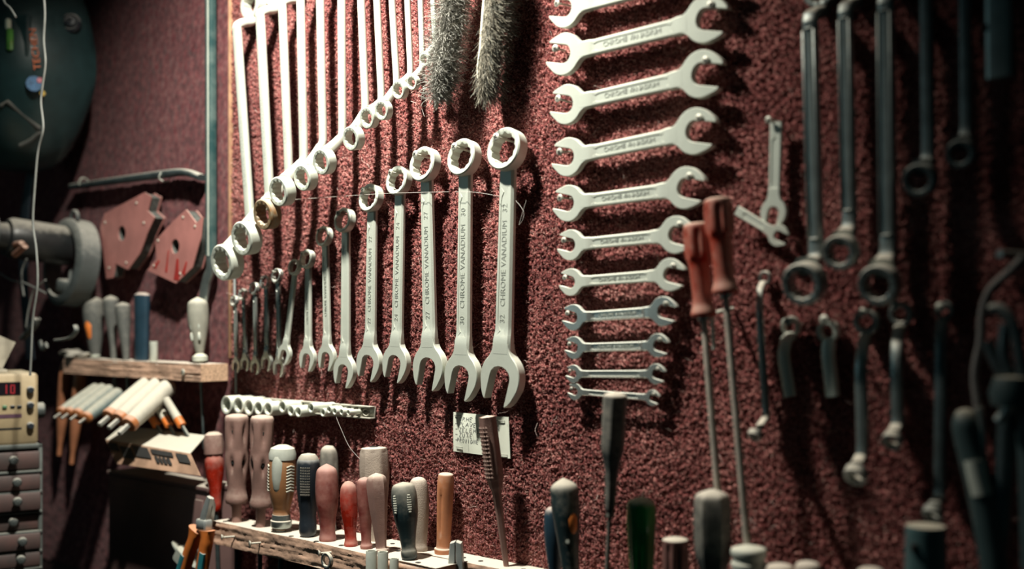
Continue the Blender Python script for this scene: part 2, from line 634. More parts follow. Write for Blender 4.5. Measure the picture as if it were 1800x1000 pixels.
CW = [
    ((900, 265), 38, (890, 664), 'largest combination wrench, stamped 32, rightmost of the hanging row', '32'),
    ((824, 279), 33, (820, 660), 'big combination wrench stamped 30, second from the right in the row', '30'),
    ((755, 291), 31, (762, 645), 'combination wrench stamped 27, leaning a little, third from right', '27'),
    ((708, 319), 26, (702, 638), 'combination wrench stamped 24 between those stamped 22 and 27', '24'),
    ((659, 349), 25, (655, 637), 'combination wrench stamped 22 with dusty ring, left of the 24', '22'),
    ((612, 388), 22, (611, 652), 'flat smooth shanked combination wrench hanging lower than its neighbours', None),
    ((575, 416), 18, (579, 628), 'combination wrench with dark shadowed ring, eighth from the left', None),
    ((545, 456), 17, (545, 630), 'small upright combination wrench just right of the slanted one', None),
    ((522, 470), 14, (504, 622), 'slanted small combination wrench crossing over its left neighbour', None),
    ((491, 485), 13, (494, 645), 'thin combination wrench partly behind the slanted one', None),
    ((470, 496), 12, (472, 636), 'thin chrome combination wrench, fourth from the left end', None),
    ((450, 507), 11, (452, 643), 'thin chrome combination wrench, third from the left end', None),
    ((430, 518), 10.5, (434, 638), 'thin chrome combination wrench, second from the left end', None),
    ((415, 529), 9.5, (418, 642), 'smallest combination wrench at the left end of the row', None),
]
for i, (r, rr, j, lab, st) in enumerate(CW):
    t, Rr, th = combination_wrench(r, rr, j, lab, SATIN if i < 9 else CHROME, st, w=0.015 if i != 8 else 0.022, text=i in (0, 1, 2, 3, 4, 6, 7))
    p = W(*r, 0.015)
    wh = ['the largest rightmost combination wrench', 'the combination wrench second from the right', 'the combination wrench third from the right', 'the combination wrench fourth from the right', 'the combination wrench fifth from the right', 'the low hanging smooth wrench', 'the wrench with the dark ring', 'the upright wrench by the slanted one',
         'the slanted wrench', 'the wrench behind the slanted one', 'the fourth small wrench from the left', 'the third small wrench from the left', 'the second small wrench from the left', 'the smallest wrench'][i]
    screw((p.x - Rr * .26, -0.015 - th * 1.45, p.z + Rr * .56), 'screw inside the ring of ' + wh, min(1.15, Rr / 0.019), 'screws the combination wrenches hang on')

# ---------------------------------------------------------------- double open ended wrenches
def open_wrench(a, ra, b, rb, label, m=SATIN, w=0.014, txt=True):
    pa, pb = W(*a, w), W(*b, w)
    Ra, Rb = mm(ra, a[0], w), mm(rb, b[0], w)
    d = pb - pa
    L = d.length
    # local z runs from the left head to the right head
    ang = math.atan2(d.x, d.z)
    t = thing('open_end_wrench', label, 'wrench', (pa.x, -w, pa.z), (0, ang, 0), 'double open ended wrenches stacked in a ladder')
    th = (Ra + Rb) / 2 * .34
    hw = (Ra + Rb) / 2 * .36
    ph = math.radians(-15)
    obj('open_jaw', plate(jaw_outline(Ra, Ra * .44, hw * .97, Ra * 1.28, ph), -th * 1.05, 0, Ra * .026), m, t)
    top = [(-x, L - z) for x, z in jaw_outline(Rb, Rb * .46, hw * 1.02, Rb * 1.28, ph)]
    obj('open_jaw', plate(top, -th * 1.1, 0, Rb * .026), m, t)
    sh = obj('shank', shank_vf(Ra * .9, L - Rb * .9, hw * 1.0, hw * 1.06, -th * .05, -th * .86, gz0=.13, gz1=.87, y0=-th * 1.065, y1=-th * 1.115, tb=(Ra * .42) / (L - .9 * (Ra + Rb)), tb1=(Rb * .42) / (L - .9 * (Ra + Rb))), m, t)
    if txt:
        lettering('CHROME VANADIUM', sh, (L - Ra - Rb) * .55, hw * .7, basis((0, 0, 1), (-1, 0, 0), (0, -1, 0), (0, -th * .86 + .0005, L / 2)), GRIME2)
    return t, pa, Ra, pb, Rb, th

OW = [
    ((1001, 17), 34, (1262, -52), 44, 'open ended wrench at the top of the ladder, cut by the picture edge', SATIN),
    ((998, 97), 37, (1247, 36), 42, 'largest fully visible open ended wrench, second from the top', SATIN),
    ((1003, 185), 35, (1239, 132), 42, 'open ended wrench, third from the top of the ladder', SATIN),
    ((1005, 277), 34, (1228, 232), 41, 'open ended wrench, fourth from the top of the ladder', SATIN),
    ((1005, 358), 32, (1211, 331), 37, 'open ended wrench level with the tops of the red screwdrivers', SATIN),
    ((1008, 431), 27, (1193, 413), 33, 'open ended wrench whose right jaw touches the left red handle', SATIN),
    ((1008, 496), 24, (1182, 483), 29, 'open ended wrench, fifth from the bottom of the ladder', SATIN),
    ((1012, 558), 23, (1170, 547), 26, 'shiny open ended wrench, fourth from the bottom', CHROME),
    ((1013, 611), 20, (1160, 607), 21, 'shiny open ended wrench, third from the bottom', CHROME),
    ((1011, 657), 16, (1156, 657), 18, 'slim open ended wrench, second from the bottom', CHROME),
    ((1013, 688), 15, (1149, 699), 14, 'smallest open ended wrench, lowest and sloping down to the right', CHROME),
]
ordn = ['top', 'second', 'third', 'fourth', 'fifth', 'sixth', 'seventh', 'eighth', 'ninth', 'tenth', 'lowest']
for i, (a, ra, b, rb, lab, m) in enumerate(OW):
    t, pa, Ra, pb, Rb, th = open_wrench(a, ra, b, rb, lab, m, txt=i < 9)
    k = min(1.0, Ra / 0.021)
    u = (pb - pa).normalized()
    v = Vector((-u.z, 0, u.x))
    q = pa - u * (Ra * .42) + v * (Ra * .34)
    screw((q.x, -0.014 - th * .75, q.z), f'screw in the left jaw of the {ordn[i]} open ended wrench', k, 'screws carrying the open ended wrenches')
    q = pb + u * (Rb * .32) + v * (Rb * .50)
    screw((q.x, -0.014 - th * .75, q.z), f'screw in the right jaw of the {ordn[i]} open ended wrench', k, 'screws carrying the open ended wrenches')

# ---------------------------------------------------------------- deep offset double ring wrenches
def offset_wrench(top, bot, ring, rr, wh, label, m=SATIN, hwpx=9, group='deep offset ring wrenches hung at the top', mring=None, cut=False,
                  topring=True, panel=False, txt=True, flat=0.62, wr=None, top_in=True):
    pt, pb = W(*top, wh), W(*bot, wh)
    rx = pb.x + (pb.x - pt.x) * 0.1
    if wr is None:
        wr = wfor(ring[0], rx)
    prg = W(*ring, wr)
    Rr = mm(rr, ring[0], wr)
    hw = mm(hwpx, bot[0], wh)
    d = pt - pb
    L = d.length
    t = thing('offset_ring_wrench', label, 'wrench', (pb.x, 0, pb.z), (0, math.atan2(d.x, d.z), 0), group)
    c, s = math.cos(math.atan2(d.x, d.z)), math.sin(math.atan2(d.x, d.z))
    def loc(p):
        dx, dz = p.x - pb.x, p.z - pb.z
        return Vector((dx * c - dz * s, p.y, dx * s + dz * c))
    lr = loc(prg)
    th = Rr * .75
    # handle with both necks
    nd = Vector((0, lr.y + wh, lr.z))
    ringback = Vector((lr.x, lr.y + th * .25, lr.z + Rr * .80))
    path = [ringback, ringback + Vector((-lr.x * .3, (-wh - ringback.y) * .45, (-ringback.z) * .50)),
            Vector((0, -wh - .002, hw * .6)), Vector((0, -wh, hw * 3)), Vector((0, -wh, L * .3)), Vector((0, -wh, L * .6)), Vector((0, -wh, L - hw * 2.6)), Vector((0, -wh, L - hw * .6))]
    if not cut:
        path += [Vector((0, -wh * .80, L + hw * .35)), Vector((0, -wh * .45, L + hw * 1.0)), Vector((0, -max(0.012, th * .4), L + hw * 1.8))]
    P = catmull(path, 6)
    nP = len(P) - 1
    def size(q):
        y = q * (len(path) - 1)
        if y < 2:
            f = 1.05 + (2 - y) * .24
            return (hw * f, hw * (.85 + .35 * (2 - y) / 2))
        return (hw, hw * flat) if y < 7.2 else (hw * 1.05, hw * .8)
    h = obj('handle', sweep(P, size, 16, Vector((1, 0, 0)), e=3.4), m, t)
    obj('ring', ring_vf(Rr, Rr * .66, th * 1.15), mring or m, t, loc=tuple(lr), rot=(math.radians(10), 0, 0))
    if topring and not cut:
        obj('ring', ring_vf(Rr * .86, Rr * .6, th * .9), m, t, loc=(0, -max(0.012, th * .55), L + hw * 1.8 + Rr * .8))
    if panel:
        f0, f1 = L * .10, L * .94
        fr = []
        g = hw * .55
        yy = -wh - hw * flat
        for x0, x1, z0, z1 in ((-hw * .9, -g, f0, f1), (g, hw * .9, f0, f1), (-g, g, f0 - hw * .3, f0), (-g, g, f1, f1 + hw * .3)):
            fr.append(box(x0, x1, yy - .0014, yy + .002, z0, z1, .0006))
        obj('raised_rim', join(*fr), m, h)
    if txt:
        lettering('CHROME VANADIUM', h, L * .34, hw * .9, basis((0, 0, 1), (-1, 0, 0), (0, -1, 0), (0, -wh - hw * flat + .0004, L * .36)), GRIME2)
    return t

RW = [
    ((416, 42), (440, 395), (400, 460), 32, .044, 9.5, 'largest offset ring wrench at the left end, its bent top in view'),
    ((457, 20), (474, 352), (434, 418), 30, .044, 9.5, 'second offset ring wrench from the left, top bend at picture edge'),
    ((496, 2), (508, 312), (470, 376), 27, .042, 8.5, 'third offset ring wrench from the left with a rust brown ring'),
    ((528, -18), (534, 288), (497, 336), 26, .042, 8.5, 'fourth offset ring wrench from the left'),
    ((562, -34), (568, 258), (538, 312), 23, .038, 8, 'fifth offset ring wrench from the left'),
    ((600, -50), (602, 245), (571, 284), 22.5, .038, 8, 'sixth offset ring wrench from the left, beside the wide carpet gap'),
    ((632, -65), (643, 200), (622, 243), 21, .032, 7.5, 'seventh offset ring wrench from the left'),
    ((659, -78), (671, 182), (650, 207), 18.5, .030, 7, 'sixth offset ring wrench counted from the fluffy brush'),
    ((684, -88), (698, 156), (675, 194), 17, .029, 6.5, 'fifth offset ring wrench counted from the fluffy brush'),
    ((712, -100), (722, 135), (704, 158), 16, .027, 6, 'fourth offset ring wrench counted from the fluffy brush'),
    ((736, -110), (743, 122), (727, 145), 13, .026, 5.5, 'third offset ring wrench counted from the fluffy brush'),
    ((755, -120), (765, 82), (748, 105), 11.5, .025, 5, 'small offset ring wrench next to the fluffy brush'),
]
for i, (tp, bt, rg, rr, wh, hwp, lab) in enumerate(RW):
    offset_wrench(tp, bt, rg, rr, wh, lab, SATIN, hwp, mring=RUSTY if i == 2 else None)

# ---------------------------------------------------------------- socket rail
RAILW = 0.006
pa, pb = W(425, 708, RAILW), W(660, 722, RAILW)
rz = (pa.z + pb.z) / 2
RAILM = mat('rail_steel', (0.38, 0.38, 0.33), 0.5, 0.5, dust=0.9, dcol=(0.6, 0.57, 0.49))
rl = thing('socket_rail', 'pressed steel clip rail carrying the row of sockets', 'rail', (pa.x, 0, rz))
Lr = pb.x - pa.x
rh = 0.0078
obj('back_strip', box(0, Lr, -RAILW - .0015, -RAILW + .001, -rh, rh, .0005), RAILM, rl)
obj('top_lip', box(0, Lr, -RAILW - .010, -RAILW - .001, rh - .0012, rh + .0006, .0004), RAILM, rl)
obj('bottom_lip', box(0, Lr, -RAILW - .010, -RAILW - .001, -rh - .0006, -rh + .0012, .0004), RAILM, rl)
SK = [(397.5, 712, 16.5), (418.7, 712.5, 15), (437, 716, 14.3), (454, 717.5, 12.5), (471, 719, 12.5), (496, 715, 10.8), (511, 722, 9.5), (524, 724, 9.3),
      (546, 717, 9), (567, 725, 7.5), (578, 720, 6.6), (588, 723, 6.2), (600, 724, 5.6), (612, 725, 4.8)]
slen = [.046, .045, .043, .042, .041, .036, .034, .033, .040, .030, .028, .026, .026, .026]
sname = ['largest socket at the left end of the clip rail', 'second largest socket on the clip rail', 'third socket from the left on the rail',
         'fourth socket from the left on the rail', 'fifth socket from the left, before the gap', 'socket just right of the gap on the rail',
         'seventh socket from the left on the rail', 'eighth socket from the left on the rail', 'long socket standing higher than its right neighbours',
         'fifth socket from the right end, set low', 'fourth socket from the right end of the rail', 'third socket from the right end of the rail',
         'second socket from the right end of the rail', 'smallest socket at the right end of the rail']
for (px, py, r), L, nm in zip(SK, slen, sname):
    wm = RAILW + .002 + L
    p = W(px, py, wm)
    R = mm(r, px, wm)
    t = thing('socket', 'dusty steel ' + nm, 'socket', (p.x, 0, p.z), group='sockets on the clip rail')
    prof = [(R * .60, -RAILW - .003), (R * .86, -RAILW - .003), (R * .9, -RAILW - .005), (R * .9, -RAILW - L * .45), (R, -RAILW - L * .55), (R, -wm + .0008), (R * .94, -wm), (R * .76, -wm), (R * .70, -wm + .001), (R * .66, -wm + L * .6), (R * .05, -wm + L * .6)]
    M = Matrix.Rotation(-PI / 2, 4, 'X')      # z -> y
    def hexmod(tt, z, q, R=R, wm=wm, L=L):
        if q < R * .72 and z < -RAILW - .01:
            u = (tt * 12 / (2 * PI)) % 1.0
            return q * (1 - .1 * (1 - abs(2 * u - 1)))
        return q
    v = lathe([(q, z) for q, z in prof], 36, hexmod)
    v = ([(x, z, y) for x, y, z in v[0]], [f[::-1] for f in v[1]])
    obj('socket_body', v, SATIN, t)
    for k_ in (0,):
        cl = [((R + .0004) * math.cos(a) , (R + .0004) * math.sin(a)) for a in np.linspace(math.radians(-150), math.radians(-30), 8)]
        obj('spring_clip', box(-R * .8, R * .8, -RAILW - .009, -RAILW - .0016, -rh * .9, rh * .9, .0005), RAILM, rl).location = (p.x - pa.x, 0, 0)
ex = W(650, 724, RAILW + .004)
obj('end_hook', sweep([(Lr - .012 + .006 * math.cos(a), -RAILW - .006, .0045 * math.sin(a)) for a in np.linspace(0, 2 * PI, 20)], .0009, 6), RAILM, rl)

# ================================================================ BRUSHES
HAIR = mat('dusty_bristle', (0.26, 0.26, 0.24), 0.9, var=0.35, vscale=200, wear=(0.52, 0.51, 0.46))
HAIRD = mat('dark_bristle', (0.04, 0.055, 0.05), 0.9, var=0.4, vscale=200, wear=(0.20, 0.20, 0.17))
HAIR2 = mat('natural_bristle', (0.18, 0.16, 0.11), 0.9, var=0.4, vscale=200, wear=(0.40, 0.37, 0.30))
def wall_pt(p, w):
    q = W(p[0], p[1], w)
    return q
# round fluffy brush
wb = .038
a, b = W(800, -60, wb), W(768, 178, wb)
t = thing('bottle_brush', 'shaggy grey bristle brush right of the ring wrenches', 'brush', a)
spine = catmull([(0, 0, 0), tuple((b - a) * .5 + Vector((-.004, 0, 0))), tuple(b - a), tuple((b - a) * 1.04)], 8)
obj('wire_spine', sweep(spine, .0026, 8), SATIN, t)
n = 7000
tt = rng.uniform(0, .98, n)
base = np.outer(1 - tt, np.zeros(3)) + np.outer(tt, np.array(b - a))
base = base + rng.normal(size=(n, 3)) * .001
th_ = rng.normal(0.25, 1.15, n)
Dv = np.stack([np.cos(th_), -np.sin(th_) * .7 - .2, -0.25 + rng.normal(size=n) * .35], -1)
Dv /= np.linalg.norm(Dv, axis=1, keepdims=True)
ln = rng.uniform(.016, .040, n) * (1 - .35 * np.clip((tt - .75) * 4, 0, 1))
h1 = obj('bristles', fibres(base, Dv, ln, .00035, .32, 5), HAIR, t); h1['kind'] = 'stuff'
n = 2600
tt = rng.uniform(0, .95, n)
base = np.outer(tt, np.array(b - a))
th_ = rng.normal(-0.4, .9, n)
Dv = np.stack([np.cos(th_), -np.sin(th_) * .5, rng.normal(size=n) * .3], -1)
Dv /= np.linalg.norm(Dv, axis=1, keepdims=True)
h2 = obj('inner_bristles', fibres(base, Dv, rng.uniform(.010, .034, n), .0005, .2, 4), HAIRD, t); h2['kind'] = 'stuff'
# hand brush with a pale wooden back
a, b = W(866, -70, .030), W(846, 140, .030)
t = thing('hand_brush', 'narrow brush with pale back and drooping dark bristles', 'brush', a)
d = b - a
BACKM = mat('pale_brush_back', (0.62, 0.60, 0.50), 0.6, dust=.5)
sp = catmull([(0, 0, 0), tuple(d * .45), tuple(d * .75 + Vector((.001, 0, 0))), tuple(d * .9), tuple(d * 1.0 + Vector((.002, 0, 0)))], 8)
obj('brush_back', sweep(sp, lambda q: (.0042 * (1 - .5 * q), .009), 12, Vector((1, 0, 0)), e=3), BACKM, t)
for mm_, n, nm, mean in ((HAIR2, 3800, 'bristles', .15), (HAIRD, 3600, 'inner_bristles', -.1)):
    tt = rng.uniform(0, 1.0, n)
    base = np.outer(tt, np.array(d)) + np.stack([np.full(n, .003), rng.uniform(-.008, .008, n), np.zeros(n)], -1)
    th_ = rng.normal(mean, .35, n)
    Dv = np.stack([np.cos(th_) * (1.1 - .6 * tt), -np.sin(th_) - .05, -0.35 - .9 * tt + rng.normal(size=n) * .25], -1)
    Dv /= np.linalg.norm(Dv, axis=1, keepdims=True)
    o = obj(nm, fibres(base, Dv, rng.uniform(.022, .048, n), .0003, .16, 5), mm_, t); o['kind'] = 'stuff'

# ================================================================ PAPER NOTE
wn = .0075
tl, tr_, bl, br = W(797, 724, wn), W(894, 733, wn), W(797, 793, wn), W(897, 806, wn)
PAPER = mat('note_paper', (0.68, 0.72, 0.62), 0.8, var=.04)
INK = mat('ink', (0.16, 0.17, 0.18), 0.7)
t = thing('paper_note', 'handwritten paper note stapled to the carpet behind a handle', 'note', bl)
nx, nz = 24, 10
V = []
def paper(u, v):
    p = (bl * (1 - u) + br * u) * (1 - v) + (tl * (1 - u) + tr_ * u) * v
    bulge = .004 * math.exp(-((u - .80) / .10) ** 2) * (.4 + .6 * v) + .002 * math.sin(v * PI) * math.exp(-((u - .2) / .15) ** 2)
    return p - bl + Vector((0, -bulge, 0))
loopsF = []
for k in range(nz + 1):
    for i in range(nx + 1):
        V.append(tuple(paper(i / nx, k / nz)))
F_ = [(k * (nx + 1) + i, k * (nx + 1) + i + 1, (k + 1) * (nx + 1) + i + 1, (k + 1) * (nx + 1) + i) for k in range(nz) for i in range(nx)]
nb = len(V)
V2 = V + [(x, y + .0003, z) for x, y, z in V]
F2 = F_ + [tuple(i + nb for i in f[::-1]) for f in F_]
obj('sheet', (V2, F2), PAPER, t)
G = {'C': [[(.9, .85), (.5, 1), (.1, .7), (.1, .3), (.5, 0), (.9, .15)]], 'R': [[(.1, 0), (.1, 1), (.7, .95), (.8, .7), (.1, .5)], [(.3, .5), (.9, 0)]],
     'H': [[(.1, 0), (.15, 1)], [(.85, 0), (.9, 1)], [(.1, .5), (.9, .5)]], 'E': [[(.9, 1), (.15, 1), (.1, 0), (.85, 0)], [(.1, .5), (.7, .5)]],
     'P': [[(.1, 0), (.1, 1), (.8, .95), (.8, .6), (.1, .5)]], 'L': [[(.15, 1), (.1, 0), (.85, .05)]], 'A': [[(0, 0), (.5, 1), (1, 0)], [(.2, .4), (.8, .4)]],
     'V': [[(0, 1), (.5, 0), (1, 1)]], 'Z': [[(.1, 1), (.9, 1), (.1, 0), (.9, 0)]], 'U': [[(.1, 1), (.1, .2), (.5, 0), (.9, .2), (.9, 1)]],
     'T': [[(0, 1), (1, 1)], [(.5, 1), (.45, 0)]], 'O': [[(.5, 1), (.1, .7), (.1, .3), (.5, 0), (.9, .3), (.9, .7), (.5, 1)]], 'I': [[(.5, 1), (.45, 0)]],
     'D': [[(.1, 0), (.1, 1), (.7, .9), (.9, .5), (.7, .1), (.1, 0)]], 'N': [[(.1, 0), (.1, 1), (.9, 0), (.9, 1)]], '-': [[(0, .5), (1, .55)]], ' ': []}
strokes = []
def scribe(txt, u, v, cw, ch):
    for c_ in txt:
        for st in G[c_]:
            pts = [(u + (x * .75 + y * .15 + random.uniform(-.06, .06)) * cw, v + (y + random.uniform(-.06, .06)) * ch) for x, y in st]
            for q0, q1 in zip(pts, pts[1:]):
                A_, B_ = paper(*q0) + Vector((0, -.0003, 0)), paper(*q1) + Vector((0, -.0003, 0))
                dd = (B_ - A_)
                if dd.length < 1e-6: continue
                s_ = Vector((-dd.z, 0, dd.x)).normalized() * .00030
                strokes.append(([tuple(A_ - s_), tuple(B_ - s_), tuple(B_ + s_), tuple(A_ + s_)], [(0, 1, 2, 3)]))
        u += cw
for k, (dsh, wdd) in enumerate([(1, 'CRHE'), (1, 'PLAVE'), (1, 'ZELEHE'), (1, 'ZUTE'), (1, 'PROVIDNE')]):
    v0 = .80 - k * .135
    scribe('-', .04, v0 + .01, .06, .08)
    scribe(wdd, .12 if k != 4 else .08, v0, .062 if k != 4 else .048, .10)
scribe('ON', .74, .66, .065, .10)
obj('handwriting', join(*strokes), INK, t)
for (u, v) in ((.09, .93), (.88, .90), (.12, .13), (.90, .08)):
    p, q = paper(u - .055, v), paper(u + .055, v)
    obj('staple', sweep([p + Vector((0, .003, 0)), p + Vector((0, -.0012, 0)), q + Vector((0, -.0012, 0)), q + Vector((0, .003, 0))], .00045, 6), DARKSTEEL, t)

# ================================================================ TOOL RACK
ZR = H - .288
def rough_bar(x0, x1, w0, w1, z0, z1, step=.003, amp=.0006, face=True, seed=0, wob=.002):
    """sawn timber: long bar with torn front face"""
    r = np.random.default_rng(seed)
    nx_ = int((x1 - x0) / step)
    prof = []
    k = 14
    for j in range(k + 1): prof.append((-w1, z0 + (z1 - z0) * j / k, 1))
    for j in range(1, 5): prof.append((-(w1 + (w0 - w1) * j / 4), z1, 0))
    prof.append((-w0, z0, 0))
    lo = []
    lines = r.normal(size=(k + 1)) * amp
    for i in range(nx_ + 1):
        x = x0 + (x1 - x0) * i / nx_
        lines = lines * .955 + r.normal(size=(k + 1)) * amp * .30
        wv = wob * math.sin(x * 9 + seed) + wob * .6 * math.sin(x * 31 + seed * 2)
        l = []
        for q, (y, z, f) in enumerate(prof):
            dy = lines[q] * (1 if 0 < q < k else .5) if f and face else 0
            l.append((x, y + dy + (wv if f else 0), z + (r.normal() * amp * .15 if z == z1 else 0)))
        lo.append(l)
    return loft(lo)
xa = W(373, 915, .085).x
xb = W(768, 990, .085).x
back = thing('back_rail', 'long dusty wooden rail fixed along the foot of the board', 'rail', (0, 0, ZR))
obj('timber', rough_bar(xa + .05, .75, .004, .040, -.034, 0, seed=3, amp=.0006, wob=.0006), WOOD, back, angle=50)
front = thing('front_plank', 'rough sawn wooden plank full of screwdrivers at the bottom', 'plank', (0, 0, ZR))
obj('timber', rough_bar(xa, xb, .043, .086, -.032, 0, seed=5), WOOD, front, angle=50)
def hole(px, w, r, par, z=.0006):
    p = W(px, 900, w)
    o = obj('drilled_hole', lathe([(r * .1, 0), (r, 0), (r * 1.06, -.001)], 16), BLACK, par, loc=(p.x, -w, z))
    return o
for px, w in ((396, .075), (512, .08), (556, .08), (600, .075), (680, .058), (735, .08), (700, .05)):
    hole(px, w, .0035, front)
for px in (690, 815, 845, 920, 940):
    hole(px, .024, .003, back)
for i, (px, py, lab) in enumerate([(395, 944, 'bent screw sticking out of the plank near its left end'), (444, 955, 'screw in the plank face under the second pink handle'), (566, 972, 'screw in the plank that a small wrench hangs on')]):
    p = W(px, py, .095)
    t = thing('screw', lab, 'screw', (p.x, p.y, p.z), (0, 0, math.radians(-28 if i != 1 else -20)), 'screws in the plank front')
    hd = lathe([(.0013, .016), (.0013, -.001), (.0042, -.0038), (.0040, -.0046), (.0004, -.0048)], 14)
    hd = ([(x, z, y) for x, y, z in hd[0]], [f[::-1] for f in hd[1]])
    obj('head', hd, SCREWM, t)
    obj('cross_recess', join(box(-.002, .002, -.0052, -.004, -.0004, .0004), box(-.0004, .0004, -.0052, -.004, -.002, .002)), BLACK, t)

# ---------------------------------------------------------------- screwdriver handles
def smooth_prof(ctrl, n=34):
    """ctrl of (t, r) -> smooth profile, t 0 bottom .. 1 top"""
    P = catmull([(a, b, 0) for a, b in ctrl], max(2, n // (len(ctrl) - 1)))
    out = []
    for p in P:
        out.append((max(p.y, .0002), p.x))
    return out

def driver(base, top, rad, label, ctrl, m, w=.062, wt=None, z=ZR, n=32, mod=None, parts=None, shaft=.0032, sl=.11, cat='screwdriver',
           name='screwdriver', group='screwdrivers standing in the rack', ferrule=None, sx=1, sy=1, shm=None, raise_=0.0, spin=0.0):
    """base: photo column of the foot in the rack, top: photo pixel of the handle's top"""
    pb = W(base, 900, w); pb = Vector((pb.x, pb.y, z))
    pt = W(top[0], top[1], w if wt is None else wt)
    d = pt - pb
    L = d.length
    t = thing(name, label, cat, pb, (0, 0, 0), group)
    q = Vector((0, 0, 1)).rotation_difference(d)
    t.rotation_mode = 'QUATERNION'
    from mathutils import Quaternion
    t.rotation_quaternion = q @ Quaternion((0, 0, 1), spin)
    R = mm(rad, top[0], w)
    h0 = raise_ * L
    prof = [(r * R, h0 + tt * (L - h0)) for r, tt in smooth_prof(ctrl)]
    md = (lambda th, zz, r: mod(th, (zz - h0) / (L - h0), r)) if mod else None
    h = obj('handle', lathe(prof, n, md, sx=sx, sy=sy), m, t, angle=50)
    if shaft:
        obj('shaft', lathe([(shaft, -sl), (shaft, h0 + .004)], 12), shm or DARKSTEEL, t)
    if parts: parts(t, h, R, L)
    return t, R, L

BULB = [(0, .62), (.04, .66), (.12, .60), (.30, .78), (.55, .98), (.78, 1.0), (.93, .86), (.985, .5), (1, .05)]
PLAIN = [(0, .58), (.05, .62), (.2, .66), (.5, .9), (.8, 1.0), (.94, .9), (.985, .6), (1, .05)]

PINK = plastic('dusty_pink_plastic', (0.22, 0.125, 0.105), .7, dust=.95, dcol=(.56, .45, .38), dlo=.05, bump=.15, bscale=900)
REDCL = plastic('red_clear_plastic', (0.42, 0.025, 0.010), .25, dust=.8, trans=.35, dcol=(.52, .36, .30), dlo=-.08, dhi=.6, var=.3)
REDD = plastic('dusty_red_plastic', (0.22, 0.025, 0.02), .42, dust=.85, dcol=(.50, .32, .28), dlo=-.12, dhi=.8, var=.35, vscale=60, wear=(.30, .11, .09))
ORCL = plastic('amber_clear_plastic', (0.42, 0.20, 0.09), .3, dust=.9, trans=.2, dcol=(.55, .50, .40), dlo=0, dhi=.9)
NAVY = plastic('navy_black_plastic', (0.016, 0.022, 0.030), .4, dust=.75, dcol=(.42, .42, .40), dlo=.1)
DGREY = plastic('dark_grey_plastic', (0.035, 0.042, 0.042), .55, dust=.9, dcol=(.55, .50, .42), dlo=-.22, dhi=.75)
BEIGE = plastic('dusty_beige_plastic', (0.36, 0.30, 0.25), .8, dust=.95, dcol=(.60, .53, .45), bump=.3, bscale=700)
TEALBLK = plastic('teal_black_plastic', (0.010, 0.024, 0.028), .45, dust=.85, dcol=(.50, .46, .38), dlo=-.05)
BLUE = plastic('blue_plastic', (0.012, 0.034, 0.055), .45, dust=.7, dlo=.2)
GREEN = plastic('green_clear_plastic', (0.005, 0.20, 0.045), .3, dust=.8, trans=.25, dcol=(.50, .48, .38), dlo=.05)
ORANGE = plastic('orange_plastic', (0.62, 0.17, 0.03), .5, dust=.35, dcol=(.6, .5, .4), dlo=.5)
GREYCAP = plastic('pale_grey_plastic', (0.42, 0.45, 0.40), .6, dust=.8, dcol=(.6, .58, .48))
TEAL = plastic('teal_rubber', (0.02, 0.19, 0.22), .55, dust=.4, dlo=.5)

def fl(n, depth, z0=.08, z1=.92, ph=0.0, sharp=2):
    def f(th, t, r):
        e = max(0.0, min(1.0, (t - z0) / .08, (z1 - t) / .08))
        return r * (1 - depth * e * (0.5 + 0.5 * math.cos(n * th + ph)) ** sharp)
    return f

def facets(n, ph=0.0):
    def f(th, t, r):
        a = ((th + ph) % (2 * PI / n)) - PI / n
        return r * (math.cos(PI / n) / math.cos(a)) * .5 + r * .5 if t < 0.02 or t > .96 else r * (math.cos(PI / n) / math.cos(a)) * 1.03
    return f

# A: red clear driver at the rack's left end
def partsA(t, h, R, L):
    obj('clear_cap', lathe([(R * .80, L * .72), (R * 1.02, L * .74), (R * 1.03, L * .88), (R * .9, L * .97), (R * .5, L * 1.005), (R * .05, L * 1.01)], 28, fl(10, .06, -1, 2)), PINK, t)
driver(380, (375, 760), 17, 'red clear screwdriver with pale ribbed cap at the rack end',
       [(0, .42), (.06, .55), (.25, .62), (.48, .92), (.62, .98), (.75, .80), (.95, .8), (1, .05)], REDCL, w=.05, parts=partsA, raise_=.04)
# B, C: twin pink drivers with slots
def slots(th, t, r):
    g = 0.0
    for c_, s_ in ((.80, .085), (.52, .07)):
        e = math.exp(-((t - c_) / s_) ** 4)
        k = math.cos(5 * th + .6) * .5 + .5
        top = math.exp(-((t - c_ - s_ * .55) / .028) ** 2)
        g += e * k ** 2 * .16 + top * k ** 3 * .34
    return r * (1 - g)
SL = [(0, .42), (.17, .42), (.175, .85), (.22, .92), (.30, .76), (.42, .84), (.55, 1.0), (.655, .93), (.70, .94), (.82, 1.0), (.93, .97), (.985, .85), (1, .05)]
def partsB(t, h, R, L):
    hs = []
    for c_ in (.80 + .05, .52 + .042):
        for k in range(5):
            th = (2 * PI * k - .6) / 5
            M = Matrix.Translation((R * .66 * math.cos(th), R * .66 * math.sin(th), c_ * L))
            o = obj('slot_hole', lathe([(R * .02, -R * .3), (R * .19, -R * .22), (R * .25, 0), (R * .19, R * .22), (R * .02, R * .3)], 10), BLACK, h, loc=(R * .56 * math.cos(th), R * .56 * math.sin(th), c_ * L))
driver(416, (416, 727), 21, 'left of the twin dusty pink screwdrivers with slotted grips', SL, PINK, w=.066, n=80, mod=slots, parts=partsB, spin=.3)
driver(458, (461, 729), 21, 'right of the twin dusty pink screwdrivers with slotted grips', SL, PINK, w=.066, n=80, mod=slots, parts=partsB, spin=.9)
